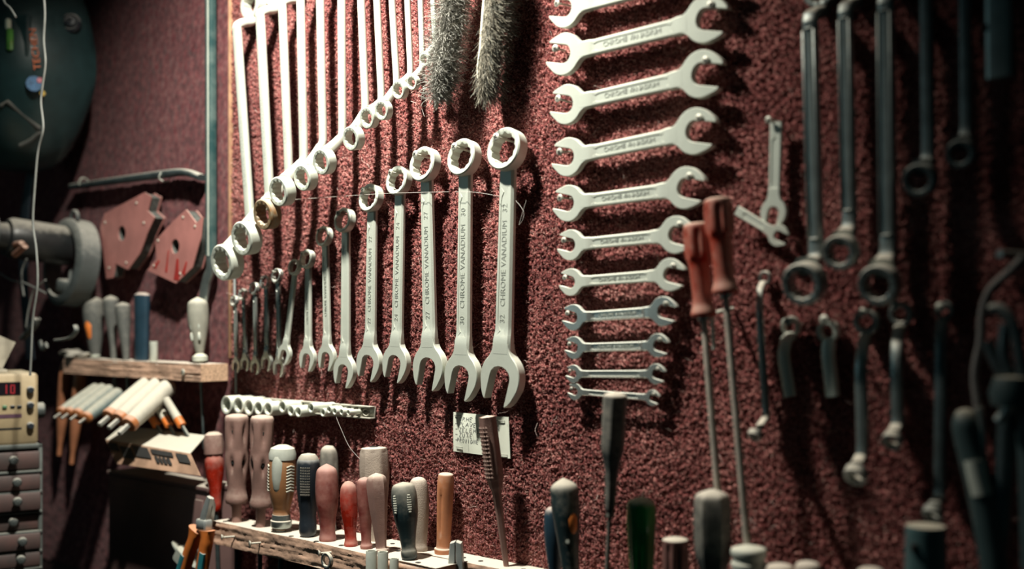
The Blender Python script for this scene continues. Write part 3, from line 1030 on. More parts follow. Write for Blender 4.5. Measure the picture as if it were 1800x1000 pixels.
# D amber with grey front pad
def partsD(t, h, R, L):
    # pad faces the camera: direction (-n, slightly right)
    for side in (-1, 1):
        a0 = math.radians(-62 + side * 62)
        ribs = []
        for k in range(9):
            zz = L * (.50 + .035 * k)
            rr = R * 1.0
            ribs.append(sweep([(rr * math.cos(a0 + s_ * .33) * 1.0, rr * math.sin(a0 + s_ * .33), zz + abs(s_) * -.002) for s_ in (-1, -.5, 0, .5, 1)], .0011, 6))
        obj('ribbed_pad', join(*ribs), GREYCAP, h)
    a0 = math.radians(-62)
    M = Matrix.Rotation(a0, 4, 'Z') @ Matrix.Translation((R * .62, 0, L * .68)) @ Matrix.Diagonal((R * .48, R * .50, L * .26, 1))
    sp = lathe([(.05, -1), (.5, -.88), (.8, -.62), (.97, -.2), (1, .2), (.97, .5), (.8, .8), (.4, .97), (.05, 1)], 20)
    obj('front_pad', xf(sp, M), GREYCAP, h)
    obj('cap', lathe([(R * .99, L * .845), (R * 1.0, L * .90), (R * .86, L * .97), (R * .4, L * 1.005), (R * .05, L * 1.01)], 28), GREYCAP, t)
    obj('collar', lathe([(R * .34, -.002), (R * .36, L * .03), (R * .70, L * .05), (R * .78, L * .07), (R * .78, L * .13), (R * .70, L * .14), (R * .66, L * .20), (R * .5, L * .22)], 24), DULL, t)
driver(494, (497, 783), 24, 'clear amber screwdriver with grey oval pad and ribbed sides',
       [(0, .3), (.12, .6), (.2, .64), (.24, .62), (.30, .68), (.42, .86), (.55, .98), (.7, 1.0), (.84, .94), (.95, .8), (1, .05)], ORCL, w=.068, parts=partsD,
       mod=lambda th, t, r: r * (1 - .03 * (1 if .2 < t < .34 and int(t * 60) % 2 else 0)))
# E navy with dot pad
def partsE(t, h, R, L):
    dots = []
    a0 = math.radians(-55)
    for i in range(11):
        for j in range(6):
            zz = L * (.52 + .032 * i)
            a_ = a0 + (j - 2.5) * .15
            x, y = R * .985 * math.cos(a_), R * .985 * math.sin(a_)
            dots.append(box(x - .0008, x + .0008, y - .0008, y + .0008, zz - .0009, zz + .0009))
    o = obj('grip_dots', join(*dots), DGREY, h); o['kind'] = 'stuff'
    obj('cap', lathe([(R * .90, L * .91), (R * .84, L * .95), (R * .60, L * .99), (R * .05, L * 1.006)], 24), DGREY, t)
driver(541, (542, 797), 20.5, 'navy black screwdriver with a dotted grip pad', [(0, .55), (.05, .72), (.12, .76), (.25, .70), (.4, .82), (.6, .98), (.8, 1.0), (.93, .88), (1, .05)], NAVY, w=.066, parts=partsE)
# F dark dusty behind
driver(580, (578, 782), 17, 'dark dusty screwdriver standing behind the navy one', BULB, DGREY, w=.022, mod=fl(6, .10))
# G red swirl
driver(576, (574, 815), 20.5, 'round topped dusty red screwdriver right of the navy one',
       [(0, .70), (.03, .74), (.12, .66), (.28, .72), (.45, .92), (.62, 1.0), (.8, .96), (.93, .78), (1, .05)], REDD, w=.066, mod=fl(6, .03))
# H small red clear
driver(617, (612, 845), 16, 'small clear red screwdriver with dusty shoulders', [(0, .72), (.03, .76), (.12, .64), (.3, .72), (.5, .94), (.7, 1.0), (.88, .88), (.97, .5), (1, .05)], REDCL, w=.068, mod=fl(8, .05))
# I big beige
driver(662, (657, 785), 26, 'broad dusty beige screwdriver with a hole in its flat top',
       [(0, .5), (.1, .55), (.3, .7), (.5, .88), (.7, 1.0), (.88, .98), (.965, .90), (.99, .78), (1, .05)], BEIGE, w=.022, mod=facets(6, .3),
       parts=lambda t, h, R, L: obj('hanging_hole', lathe([(R * .1, 0), (R * .28, 0), (R * .3, -.001)], 14), BLACK, h, loc=(0, 0, L + .0006)))
# J, K
driver(644, (641, 838), 14, 'slim dusty red screwdriver half hidden by the faceted one', [(0, .72), (.04, .78), (.1, .62), (.3, .7), (.6, .95), (.85, 1.0), (.96, .85), (1, .05)], REDD, w=.066, mod=fl(6, .05))
driver(671, (661, 831), 18, 'faceted brownish pink screwdriver with a hexagonal foot', [(0, .72), (.05, .74), (.06, .55), (.12, .52), (.3, .66), (.6, .9), (.82, 1.0), (.95, .85), (1, .05)], PINK, w=.072, n=36, mod=facets(6))
# L black with oval ribbed windows
def partsL(t, h, R, L):
    for s_ in (-1, 1):
        a0 = math.radians(-55 + s_ * 33)
        ribs = []
        for k in range(8):
            zz = L * (.62 + .03 * k)
            hwk = .17 * math.sqrt(max(.1, 1 - ((k - 3.5) / 4.2) ** 2))
            ribs.append(sweep([(R * 1.0 * math.cos(a0 + u * hwk), R * 1.0 * math.sin(a0 + u * hwk), zz) for u in (-1, 0, 1)], .0010, 6))
        obj('ribbed_window', join(*ribs), GREYCAP, h)
driver(720, (708, 847), 23, 'black screwdriver with two ribbed oval windows and grey top', [(0, .46), (.03, .60), (.10, .62), (.16, .54), (.35, .68), (.55, .92), (.75, 1.0), (.9, .92), (.97, .7), (1, .05)], TEALBLK, w=.074, parts=partsL)
driver(741, (735, 838), 17, 'grey dusty screwdriver behind the black ribbed one', BULB, BEIGE, w=.030)
# N beige orange with slot
def slotN(th, t, r):
    e = 1 if .22 < t < .80 else 0
    return r * (1 - .22 * e * math.exp(-((((th - math.radians(-78) + PI) % (2 * PI)) - PI) / .22) ** 2))
ORG2 = plastic('orange_brown_plastic', (0.42, 0.17, 0.08), .5, dust=.9, dcol=(.58, .52, .44), dlo=0)
driver(779, (784, 831), 16, 'beige and orange screwdriver with a long slot, right of the plank', [(0, .95), (.06, 1.0), (.08, .80), (.2, .78), (.5, .86), (.8, .92), (.95, .86), (.99, .7), (1, .05)], ORG2, w=.022, n=48, mod=slotN)
# Q tall pinkish file handle before the note
def partsQ(t, h, R, L):
    bumps = []
    for i in range(13):
        for j in range(4):
            zz = L * (.60 + .027 * i)
            a_ = math.radians(-112 + j * 17)
            rr = R * 1.0
            M = Matrix.Rotation(a_, 4, 'Z') @ Matrix.Translation((rr, 0, zz)) @ Matrix.Diagonal((.0010, .0016, .0024, 1))
            bumps.append(xf(lathe([(.05, -1), (1, 0), (.05, 1)], 4), M))
    o = obj('knurling', join(*bumps), PINK, h); o['kind'] = 'stuff'
driver(890, (856, 730), 17, 'tall slender tool with knurled pink handle in front of the note',
       [(0, .34), (.02, .32), (.3, .42), (.45, .50), (.50, .56), (.53, .78), (.57, .86), (.62, 1.0), (.96, .98), (.985, .9), (1, .05)], PINK, w=.024, wt=.045, parts=partsQ, sx=.9, sy=.9, shaft=None,
       name='file', cat='file', mod=facets(6, .3))

# bottom right handles
def partsTB(t, h, R, L):
    M = Matrix.Rotation(math.radians(-20), 4, 'Z') @ Matrix.Translation((R * .55, 0, L * .63)) @ Matrix.Diagonal((R * .48, R * .50, L * .17, 1))
    sp = lathe([(.05, -1), (.5, -.85), (.85, -.5), (1, 0), (.85, .5), (.5, .85), (.05, 1)], 16)
    obj('orange_inlay', xf(sp, M), ORANGE, h)
    o = obj('white_dot', lathe([(.0003, 0), (.0022, 0), (.0022, -.0015)], 12), GREYCAP, h)
    a_ = math.radians(-55)
    o.location = (R * .82 * math.cos(a_), R * .82 * math.sin(a_), L * .44)
    o.rotation_euler = (0, PI / 2, a_)
driver(1006, (990, 840), 25, 'black screwdriver with orange oval inlay and pale dusty top', [(0, .5), (.06, .6), (.15, .58), (.4, .74), (.65, .96), (.82, 1.0), (.93, .9), (1, .05)], TEALBLK, w=.06, parts=partsTB)
driver(976, (972, 890), 17, 'blue screwdriver squeezed behind the black and orange one', BULB, BLUE, w=.045)
driver(1064, (1082, 688), 22, 'tall dark grey screwdriver overlapping the lowest open ended wrench',
       [(0, .02), (.01, .18), (.40, .18), (.41, .30), (.44, .30), (.46, .42), (.62, .56), (.72, .92), (.8, .98), (.95, 1.0), (.985, .9), (1, .05)], DGREY, w=.085, wt=.085, shaft=.0045, sl=.1, n=36, mod=facets(6, .1))
driver(1128, (1127, 872), 25, 'translucent green screwdriver handle with a dusty top', [(0, .6), (.1, .62), (.3, .8), (.6, .95), (.85, 1.0), (.95, .86), (1, .05)], GREEN, w=.06, mod=fl(6, .12))
RIB = plastic('clear_ribbed_plastic', (0.20, 0.10, 0.09), .3, dust=.9, trans=.15, dcol=(.58, .54, .45))
driver(1188, (1187, 943), 23, 'short ribbed clear handle between the green and grey ones', [(0, .4), (.3, .5), (.5, .9), (.6, 1.0), (.9, 1.0), (.97, .88), (1, .05)], RIB, w=.06, n=48, mod=fl(8, .20, .1, .93))
driver(1254, (1252, 859), 32, 'broad dark grey screwdriver in front of the long red one', [(0, .45), (.2, .5), (.35, .62), (.5, .94), (.7, 1.0), (.88, .98), (.96, .82), (1, .05)], DGREY, w=.072, n=36, mod=facets(6, .5))
driver(1318, (1316, 957), 31, 'grey handle with a ridged collar at the bottom edge', [(0, .4), (.5, .6), (.7, .95), (.78, 1.0), (.80, .92), (.86, .92), (.88, 1.0), (.96, .92), (1, .05)], GREYCAP, w=.07)
driver(1372, (1371, 990), 26, 'left of two pale tops peeping over the bottom edge', PLAIN, BEIGE, w=.07)
driver(1421, (1420, 986), 24, 'right of two pale tops peeping over the bottom edge', PLAIN, BEIGE, w=.068)
driver(1535, (1530, 996), 26, 'pale top just showing left of the teal tube', PLAIN, BEIGE, w=.075)
# teal tube
t, R, L = driver(1628, (1627, 923), 37, 'teal grey tube handle with a small side hole and dusty rim', [(0, .98), (.1, 1.0), (.5, .98), (.9, .93), (.985, .91), (.998, .8), (1, .05)],
       plastic('teal_grey_metal', (0.055, 0.105, 0.11), .4, dust=.9, dcol=(.52, .46, .36), dlo=.2), w=.075, sl=.02, name='metal_tube', cat='tube',
       parts=lambda t, h, R, L: obj('side_hole', lathe([(R * .02, -1.4e-2 * .3), (R * .17, -.003), (R * .2, 0), (R * .17, .003), (R * .02, .0042)], 12), BLACK, h, loc=(R * .93 * math.cos(-1.75), R * .93 * math.sin(-1.75), L * .86)))
# long red drivers
SHAFT = mat('dusty_shaft', (0.40, 0.36, 0.31), 0.55, 0.15, var=.2)
REDH = plastic('red_screwdriver_plastic', (0.40, 0.032, 0.012), .32, dust=.85, trans=.3, dcol=(.58, .44, .35), dlo=-.25, dhi=.7)
def redmod(th, t, r):
    return r
LR = [(0, .02), (.005, .09), (.655, .09)]
def long_red(base, top, hb, label, w, rad):
    pb = W(base, 900, w); pb = Vector((pb.x, pb.y, ZR))
    pt = W(top[0], top[1], w)
    d = pt - pb; L = d.length
    t = thing('screwdriver', label, 'screwdriver', pb, group='long red screwdrivers')
    t.rotation_mode = 'QUATERNION'
    t.rotation_quaternion = Vector((0, 0, 1)).rotation_difference(d)
    R = mm(rad, top[0], w)
    ph = W(hb[0], hb[1], w)
    z0 = (ph - pb).length
    hl = L - z0
    prof = [(r * R, z0 + tt * hl) for r, tt in smooth_prof([(0, .82), (.025, .9), (.06, .86), (.16, .70), (.40, .72), (.56, .80), (.64, .98), (.78, 1.0), (.92, .96), (.985, .8), (1, .05)], 44)]
    def md(th, z, r):
        tt = (z - z0) / hl
        if .58 < tt < .93:
            e = min(1, (tt - .58) / .06, (.93 - tt) / .05)
            return r * (1 - .20 * e * (0.5 + .5 * math.cos(6 * th)) ** 3)
        return r
    obj('handle', lathe(prof, 48, md), REDH, t, angle=50)
    obj('shaft', lathe([(.0034, -.09), (.0034, z0 + .003)], 12), SHAFT, t)
    obj('ferrule', lathe([(.0060, z0 - .004), (.0062, z0 + .004)], 12), DULL, t)
long_red(1280, (1224, 391), (1240, 556), 'long red screwdriver, the left and lower of the two', .058, 25)
long_red(1326, (1261, 347), (1276, 516), 'long red screwdriver, the right and higher of the two', .066, 26)
# thin peg hanging beneath the left red handle
p = W(1255, 560, .04)
t = thing('hook_peg', 'small pale wire hook poking out under the left red handle', 'hook', p)
obj('wire', sweep(catmull([(0, .035, .01), (0, 0, .004), (.001, -.004, -.008), (.003, -.004, -.030)], 6), .0022, 8), SATIN, t)

# pale plier jaws and tubes at the plank end
p = W(802, 1010, .05); ztop = W(801, 950, .05).z
t = thing('pliers', 'grey plier jaws pointing up beside the plank end', 'pliers', (p.x, p.y, ztop - .075))
hgt = .075
GREYM = mat('grey_cast_metal', (0.32, 0.36, 0.36), 0.5, 0.4, dust=.85, dcol=(.6, .57, .5))
for s_ in (-1, 1):
    out = [(.0006, hgt), (.0066, hgt - .002), (.0092, hgt * .6), (.0105, hgt * .3), (.010, 0), (.0006, 0), (.0006, hgt * .34), (.0035, hgt * .42), (.0046, hgt * .5), (.0035, hgt * .60), (.0006, hgt * .68)]
    o = obj('jaw', plate([(s_ * x, z) for x, z in out], -.006, .006, .0008), GREYM, t)
    o.rotation_euler = (0, 0, math.radians(35))
obj('pivot', xf(lathe([(.004, -.0075), (.004, .0075)], 16), Matrix.Rotation(PI / 2, 4, 'X')), DULL, t, loc=(0, 0, .004), rot=(0, 0, math.radians(35)))
for k, (px, py, r, lab) in enumerate([(653, 968, 10, 'leftmost of three pale metal tubes at the plank front'), (673, 970, 9.5, 'middle of three pale metal tubes at the plank front'), (693, 982, 8, 'shortest of three pale metal tubes at the plank front')]):
    w_ = .100
    p = W(px, py, w_)
    R = mm(r, px, w_)
    o = obj('tube', lathe([(R * .02, -.02), (R * .66, -.018), (R * .72, 0), (R * .94, .0005), (R, -.001), (R, -.07), (R * .5, -.072)], 24), GREYCAP, loc=p)
    tag(o, lab, 'tube', 'metal tubes before the plank')
    if k < 2:
        pass
# a bracket that carries the tubes
p0, p1 = W(645, 1012, .094), W(700, 1020, .094)
o = obj('tube_bracket', box(p0.x - .004, p1.x + .004, -.094, -.084, ZR - .055, ZR - .034, .001), WOOD)
tag(o, 'wooden strip under the plank behind the three tubes', 'strip')
# small wrench hanging on the plank screw
p = W(575, 985, .104)
t = thing('small_wrench', 'little ring wrench hanging from the screw in the plank', 'wrench', p)
obj('ring', ring_vf(.0098, .0068, .005, 6), DULL, t)
obj('shank', shank_vf(-.075, -.0085, .0045, .0048, .0018, -.0018, False), DULL, t)

# ================================================================ LEFT SHELF AND WHAT IS ON IT
zs0, zs1 = W(380, 671, .03).z, W(380, 640, .03).z
xe = W(402, 655, .002).x
xl = W(112, 650, .050).x
SHW = .050
sh = thing('shelf', 'wooden shelf plank with sawn end, left of the wrenches', 'shelf', (xe, 0, zs0))
obj('timber', rough_bar(xl - xe, -.0015, .004, SHW, 0, zs1 - zs0, seed=9, amp=.0004, wob=.0003), WOOD, sh, angle=50)
obj('sawn_end', box(-.0015, .0005, -SHW, -.004, .0005, zs1 - zs0 - .0005), WOODEND, sh)
p = W(325, 654, SHW)
t = screw((p.x, p.y + .002, p.z), 'screw in the front of the shelf plank', 1.2)
def shelf_driver(px, top, rad, lab, ctrl, m, w=.030, **k):
    return driver(px, top, rad, lab, ctrl, m, w=w, z=zs1, group='tools standing in the shelf', **k)
def partsS1(t, h, R, L):
    M = Matrix.Rotation(math.radians(-70), 4, 'Z') @ Matrix.Translation((R * .55, 0, L * .52)) @ Matrix.Diagonal((R * .5, R * .5, L * .24, 1))
    obj('orange_inlay', xf(lathe([(.05, -1), (.6, -.8), (1, 0), (.6, .8), (.05, 1)], 14), M), ORANGE, h)
    obj('foot', lathe([(R * .3, 0), (R * .45, L * .03), (R * .45, L * .07), (R * .3, L * .1)], 16), GREYCAP, t)
GRY = plastic('dusty_grey_plastic', (0.085, 0.09, 0.085), .7, dust=.9, dcol=(.36, .34, .29), dlo=0)
shelf_driver(168, (163, 520), 18, 'grey screwdriver with orange inlay on the shelf', [(0, .35), (.1, .5), (.3, .72), (.6, .98), (.8, 1.0), (.93, .85), (1, .05)], GRY, parts=partsS1, sl=.03)
shelf_driver(200, (194, 519), 13, 'thin grey screwdriver beside the orange inlaid one', [(0, .4), (.3, .5), (.6, .8), (.82, 1.0), (.94, .95), (1, .05)], GRY, w=.026, sl=.05)
shelf_driver(222, (215, 531), 13, 'grey screwdriver left of the flat blue handle', [(0, .4), (.3, .6), (.6, .85), (.85, 1.0), (.95, .9), (1, .05)], GRY, w=.032, sl=.05)
shelf_driver(249, (250, 514), 19, 'flat blue black handle in the middle of the shelf', [(0, .85), (.1, .9), (.5, .92), (.9, 1.0), (.97, .9), (1, .4)], BLUE, w=.03, sy=.6, n=28, sl=.05)
p = W(270, 600, .03)
o = obj('metal_cup', lathe([(.0055, zs1), (.0062, zs1 + .001), (.0068, p.z), (.0056, p.z), (.005, zs1 + .003)], 20), GREYCAP, loc=(p.x, p.y, 0))
o.data.transform(Matrix.Translation((0, 0, -zs1))); o.location.z = zs1
tag(o, 'tiny pale metal cup on the shelf beside the blue handle', 'cup')
def partsT(t, h, R, L):
    obj('foot_ring', lathe([(R * .3, L * .02), (R * .72, L * .04), (R * .75, L * .10), (R * .35, L * .15)], 20), GREYCAP, t)
    for s_ in (-1, 1):
        a0 = math.radians(-62 + 30 * s_)
        for zz, hh in ((.82, .09), (.58, .09), (.40, .07)):
            M = Matrix.Rotation(a0, 4, 'Z') @ Matrix.Translation((R * .80, 0, L * zz)) @ Matrix.Diagonal((R * .16, R * .17, L * hh, 1))
            obj('grip_pad', xf(lathe([(.05, -1), (.8, -.7), (1, 0), (.8, .7), (.05, 1)], 10), M), GREYCAP, h)
shelf_driver(352, (347, 522), 18, 'greenish beige bulbous driver near the shelf end', [(0, .3), (.14, .35), (.2, .45), (.4, .75), (.62, .98), (.82, 1.0), (.93, .85), (1, .05)],
             plastic('olive_grey_plastic', (0.25, 0.25, 0.21), .7, dust=.85, dcol=(.5, .48, .4)), parts=partsT, sl=.13, shaft=.002)
# cloth at the shelf's left end
p = W(135, 632, .034)
CLOTH = mat('grey_rag', (0.33, 0.31, 0.27), 0.95, var=.3, bump=.4, bscale=200)
V, F_ = [], []
ns = 20
lo = []
for i in range(ns + 1):
    u = i / ns
    l = []
    for j in range(12):
        th = 2 * PI * j / 12
        r = .012 * math.sin(PI * min(max(u, .02), .98)) ** .5 * (1 + .25 * math.sin(5 * u * PI + j * 1.7))
        l.append(((u - .5) * .105, r * 1.7 * math.cos(th), r * .55 * math.sin(th) - .003 * math.cos(u * 9)))
    lo.append(l)
o = obj('rag', loft(lo), CLOTH, loc=(p.x, p.y, zs1 + .006))
tag(o, 'crumpled grey rag lying on the left end of the shelf', 'rag')

# the joint wire along the board edge
p0, p1 = W(412, 440, .012), W(415, 692, .012)
WIRE = mat('grey_cable', (0.30, 0.33, 0.33), 0.6, 0.1)
o = obj('cable', sweep(catmull([(0, 0, 0), ((p1.x - p0.x) * .3, 0, (p1.z - p0.z) * .5), (p1.x - p0.x, 0, p1.z - p0.z)], 8), .0018, 8), WIRE, loc=p0)
tag(o, 'thin grey cable running down the board edge by the small wrenches', 'cable')
# steel pry bar (square bar with flattened foot)
wb = .018
BAR = mat('teal_painted_bar', (0.025, 0.085, 0.09), 0.45, 0.3, dust=.5, var=.3, vscale=40, wear=(.09, .14, .135), dlo=.3)
pt, pm, pe = W(370, -80, wb), W(371, 450, wb), W(357, 528, wb)
t = thing('pry_bar', 'tall teal grey metal bar with flattened foot beside the board', 'bar', pm)
obj('bar', sweep([pt - pm, Vector((0, 0, .02)), Vector((0, 0, 0))], (.0085, .006), 16, Vector((1, 0, 0)), e=5), BAR, t)
obj('pale_strip', sweep([pt - pm + Vector((.0015, -.0062, 0)), Vector((.0015, -.0062, .0))], (.0022, .0006), 8, Vector((1, 0, 0)), e=4), SATIN, t)  # narrow pale strip down the middle of the bar's front
obj('flat_foot', sweep(catmull([(0, 0, .002), (0, 0, -.02), tuple((pe - pm) * .6), tuple(pe - pm)], 6), lambda q: (.0085 + .003 * q, .006 - .004 * q), 16, Vector((1, 0, 0)), e=4), DULL, t)

# flat dark blade lying on hooks
a, b = W(128, 328, .016), W(355, 312, .016)
t = thing('scraper_blade', 'long dark flat blade with upturned end above the pink magnets', 'blade', a)
d = b - a
pathb = catmull([(0, 0, 0), tuple(d * .3 + Vector((0, 0, .004))), tuple(d * .7 + Vector((0, 0, .009))), tuple(d * .88 + Vector((0, 0, .010))), tuple(d)], 8)
obj('blade', sweep(pathb, lambda q: (.008, .0065 - .003 * abs(q - .5)), 12, Vector((0, 1, 0)), e=3), DARKSTEEL, t)
for q, lab in ((.1, ''), (.74, '')):
    c_ = d * q + Vector((0, 0, .006))
    obj('wire_tie', sweep([tuple(c_ + Vector((.002 * math.sin(k), -.0095 * math.cos(k * 2 * PI / 12), .008 * math.sin(k * 2 * PI / 12)))) for k in range(13)], .0012, 6), SATIN, t)

# welding magnets
MAGP = mat('pink_painted_steel', (0.37, 0.155, 0.14), 0.55, 0.0, var=.12, vscale=30, dust=.3, dlo=.6)
MAGS = mat('red_streak_paint', (0.30, 0.025, 0.02), 0.5)
MAGE = mat('magnet_core', (0.07, 0.075, 0.07), 0.7, var=.4, vscale=200)
def magnet(pts, hole_px, label, rivets, w, thick, streaks=None):
    P_ = [W(x, y, w) for x, y in pts]
    c_ = W(hole_px[0], hole_px[1], w)
    t = thing('welding_magnet', label, 'magnet', (c_.x, 0, c_.z), group='welding magnets on the wall')
    out = [(p.x - c_.x, p.z - c_.z) for p in P_]
    # plate with round hole: bridge outline and hole
    R = mm(hole_px[2], hole_px[0], w)
    def holed(yf, yb):
        n = 24
        k0 = min(range(len(out)), key=lambda i: (out[i][0]) + abs(out[i][1]) * .0 + out[i][0] * 0)
        ar = sum(out[i][0] * out[(i + 1) % len(out)][1] - out[(i + 1) % len(out)][0] * out[i][1] for i in range(len(out)))
        o2 = out if ar > 0 else out[::-1]
        # resample the outline by angle round the hole so that plate and hole loops match
        loops = []
        dense = []
        for i in range(len(o2)):
            a_, b_ = Vector(o2[i]), Vector(o2[(i + 1) % len(o2)])
            for s_ in range(8): dense.append(a_ + (b_ - a_) * s_ / 8)
        N_ = len(dense)
        inner = []
        a0 = math.atan2(dense[0].y, dense[0].x)
        acc = [0.0]
        for i in range(1, N_):
            acc.append(acc[-1] + (dense[i] - dense[i - 1]).length)
        tot = acc[-1] + (dense[0] - dense[-1]).length
        for i in range(N_):
            th = a0 + 2 * PI * acc[i] / tot
            inner.append((R * math.cos(th), R * math.sin(th)))
        L_ = [[(p.x, yf, p.y) for p in dense], [(p.x, yb, p.y) for p in dense], [(x, yb, z) for x, z in inner], [(x, yf, z) for x, z in inner]]
        return loft(L_, ring=True)
    obj('front_plate', holed(-w, -w + .0018), MAGP, t)
    obj('core', holed(-w + .0018, -w + thick - .0018), MAGE, t).scale = (.965, 1, .965)
    obj('back_plate', holed(-w + thick - .0018, -w + thick), MAGP, t)
    for x, y in rivets:
        p = W(x, y, w)
        v = lathe([(.0022, .001), (.0022, -.0008), (.0012, -.0016), (.0002, -.0018)], 10)
        obj('rivet', ([(a_, c2, b_) for a_, b_, c2 in v[0]], [f[::-1] for f in v[1]]), SCREWM, t, loc=(p.x - c_.x, -w, p.z - c_.z))
    if streaks:
        for (x0, y0, x1, y1, hw_) in streaks:
            a_, b_ = W(x0, y0, w + .0003), W(x1, y1, w + .0003)
            k = mm(hw_, x0, w)
            a_ -= Vector((c_.x, 0, c_.z)); b_ -= Vector((c_.x, 0, c_.z))
            obj('red_streak', sweep([a_, a_ * .4 + b_ * .6, b_], lambda q: (k * (.4 + .6 * q), .0003), 8, Vector((1, 0, 0))), MAGS, t)
magnet([(254, 338), (266, 345), (259, 370), (272, 382), (258, 412), (246, 445), (225, 474), (203, 463), (198, 488), (187, 490), (180, 430), (176, 398), (184, 375)],
       (214, 410, 13), 'dusty pink arrow shaped welding magnet, the left and larger one', [(240, 357), (185, 391), (253, 392), (192, 471), (222, 462)], .030, .020)
magnet([(327, 368), (345, 392), (356, 381), (352, 420), (338, 470), (309, 498), (259, 475), (275, 455), (273, 425), (280, 415), (303, 390)],
       (308, 433, 13), 'pink welding magnet streaked with red paint, the right one', [(322, 382), (343, 398), (278, 423), (271, 467), (317, 481)], .030, .020,
       [(296, 440, 292, 478, 4), (312, 455, 310, 492, 10), (328, 460, 322, 482, 6), (280, 458, 272, 470, 5)])

# ---------------------------------------------------------------- folding of hex keys in a metal holder
HXO = plastic('faded_orange_plastic', (0.42, 0.15, 0.05), .5, dust=.5, dlo=.3)
HXG = plastic('teal_grey_grip', (0.14, 0.19, 0.19), .55, dust=.8, dcol=(.48, .46, .38), dlo=.2, dhi=.95)
HXW = plastic('pale_grey_grip', (0.42, 0.40, 0.34), .6, dust=.9, dcol=(.55, .52, .44), dlo=.1)
TIP = mat('hex_steel', (0.45, 0.47, 0.44), .3, .7, dust=.4)
def hex_key(far, near, rad, label, m, wf, wn_, group, tipr=.0032, tipl=.016):
    a, b = W(far[0], far[1], wf), W(near[0], near[1], wn_)
    d = (b - a)
    L = d.length
    t = thing('hex_key', label, 'hex key', a, group=group)
    t.rotation_mode = 'QUATERNION'
    t.rotation_quaternion = Vector((0, 0, 1)).rotation_difference(d)
    R = mm(rad, near[0], wn_)
    obj('grip', lathe([(R * .3, -R * .15), (R * .75, 0), (R * .98, R * .35), (R, R), (R, L * .55), (R * .92, L * .8), (R * .88, L - R * .7)], 20), m, t)
    obj('orange_end', lathe([(R * .9, L - R * .75), (R * .93, L - R * .3), (R * .80, L - .001), (R * .35, L)], 20), HXO, t)
    obj('orange_end', lathe([(R * .02, -R * .42), (R * .5, -R * .34), (R * .78, -R * .05), (R * .6, R * .1)], 20), HXO, t)
    obj('hex_tip', lathe([(tipr * .9, L - .004), (tipr, L), (tipr, L + tipl), (tipr * .8, L + tipl + .001)], 6), TIP, t, angle=20)
    return t
for k, (fx, fy, nx_, ny_) in enumerate([(262, 674, 190, 734), (281, 674, 207, 739), (298, 678, 225, 748)]):
    hex_key((fx, fy), (nx_, ny_), 16.5, ['left', 'middle', 'right'][k] + ' of three thick pale hex key grips over the holder', HXW, .040, .125, 'pale hex key grips', .0042, .020)
for k, (fx, fy, nx_, ny_) in enumerate([(172, 682, 106, 727), (184, 682, 119, 728), (196, 684, 134, 730), (210, 690, 149, 736)]):
    hex_key((fx, fy), (nx_, ny_), 12, ['first', 'second', 'third', 'fourth'][k] + ' teal grey hex key grip from the left', HXG, .040, .120, 'teal grey hex key grips', .0022, .014)
# holder sheet
HOLD = mat('printed_sheet', (0.42, 0.40, 0.33), .7, .1, dust=.8, dcol=(.58, .55, .47), dlo=.3)
HOLDF = mat('faded_card', (0.40, 0.25, 0.17), .8, var=.25, vscale=30)
PRN = mat('black_print', (0.03, 0.03, 0.03), .7)
A1, B1 = W(186, 772, .095), W(334, 797, .095)
A2, B2 = W(215, 748, .045), W(362, 765, .045)
A3, B3 = W(204, 815, .108), W(352, 836, .108)
t = thing('key_holder', 'folded sheet holder with faded print under the hex keys', 'holder', A1)
def quad_slab(p, q, r, s, thn):
    nrm = (q - p).cross(s - p).normalized() * thn
    V = [tuple(x - A1) for x in (p, q, r, s)] + [tuple(x - A1 + nrm) for x in (p, q, r, s)]
    return V, [(3, 2, 1, 0), (4, 5, 6, 7), (0, 1, 5, 4), (1, 2, 6, 5), (2, 3, 7, 6), (3, 0, 4, 7)]
obj('top_sheet', quad_slab(A1, B1, B2, A2, -.0012), HOLD, t)
fs = obj('front_sheet', quad_slab(A3, B3, B1, A1, -.0012), HOLDF, t)
def fp(u, v):
    return ((A3 * (1 - u) + B3 * u) * (1 - v) + (A1 * (1 - u) + B1 * u) * v) - A1
nrm = (B3 - A3).cross(A1 - A3).normalized()
if nrm.y > 0: nrm = -nrm
blk = []
for (u0, u1, v0, v1) in [(.02, .14, .55, .9), (.16, .3, .3, .8), (.33, .52, .45, .92), (.56, .60, .3, .6), (.61, .64, .3, .6), (.65, .69, .3, .6), (.70, .74, .3, .6), (.55, .8, .68, .9), (.84, .97, .5, .9)]:
    q = [fp(u0, v0), fp(u1, v0), fp(u1, v1), fp(u0, v1)]
    q = [tuple(x + nrm * .0022) for x in q]
    blk.append((q, [(0, 1, 2, 3)]))
obj('faded_print', join(*blk), PRN, fs)
# angled hex arms standing on the holder with orange sleeves
for k, dx in enumerate((0, 22, 44)):
    a, b, c_ = W(268 + dx, 735, .058), W(296 + dx, 781, .050), W(268 + dx, 794, .085)
    t = thing('hex_key', ['left', 'middle', 'right'][k] + ' bent black hex arm with orange sleeve on the holder', 'hex key', b, group='bent hex arms on the holder')
    obj('hex_arm', sweep([a - b, (a - b) * .1, Vector((0, 0, 0)), (c_ - b) * .1, c_ - b], .0028, 6), DARKSTEEL, t, angle=20)
    u_ = (a - b)
    obj('orange_sleeve', sweep([u_ * .72, u_ * 1.0], .0068, 14), ORANGE, t)
    obj('grip', sweep([u_ * 1.0, u_ * 1.1, u_ * 1.75], lambda q: (.0070 - .001 * q, .0070 - .001 * q), 14), HXW, t)
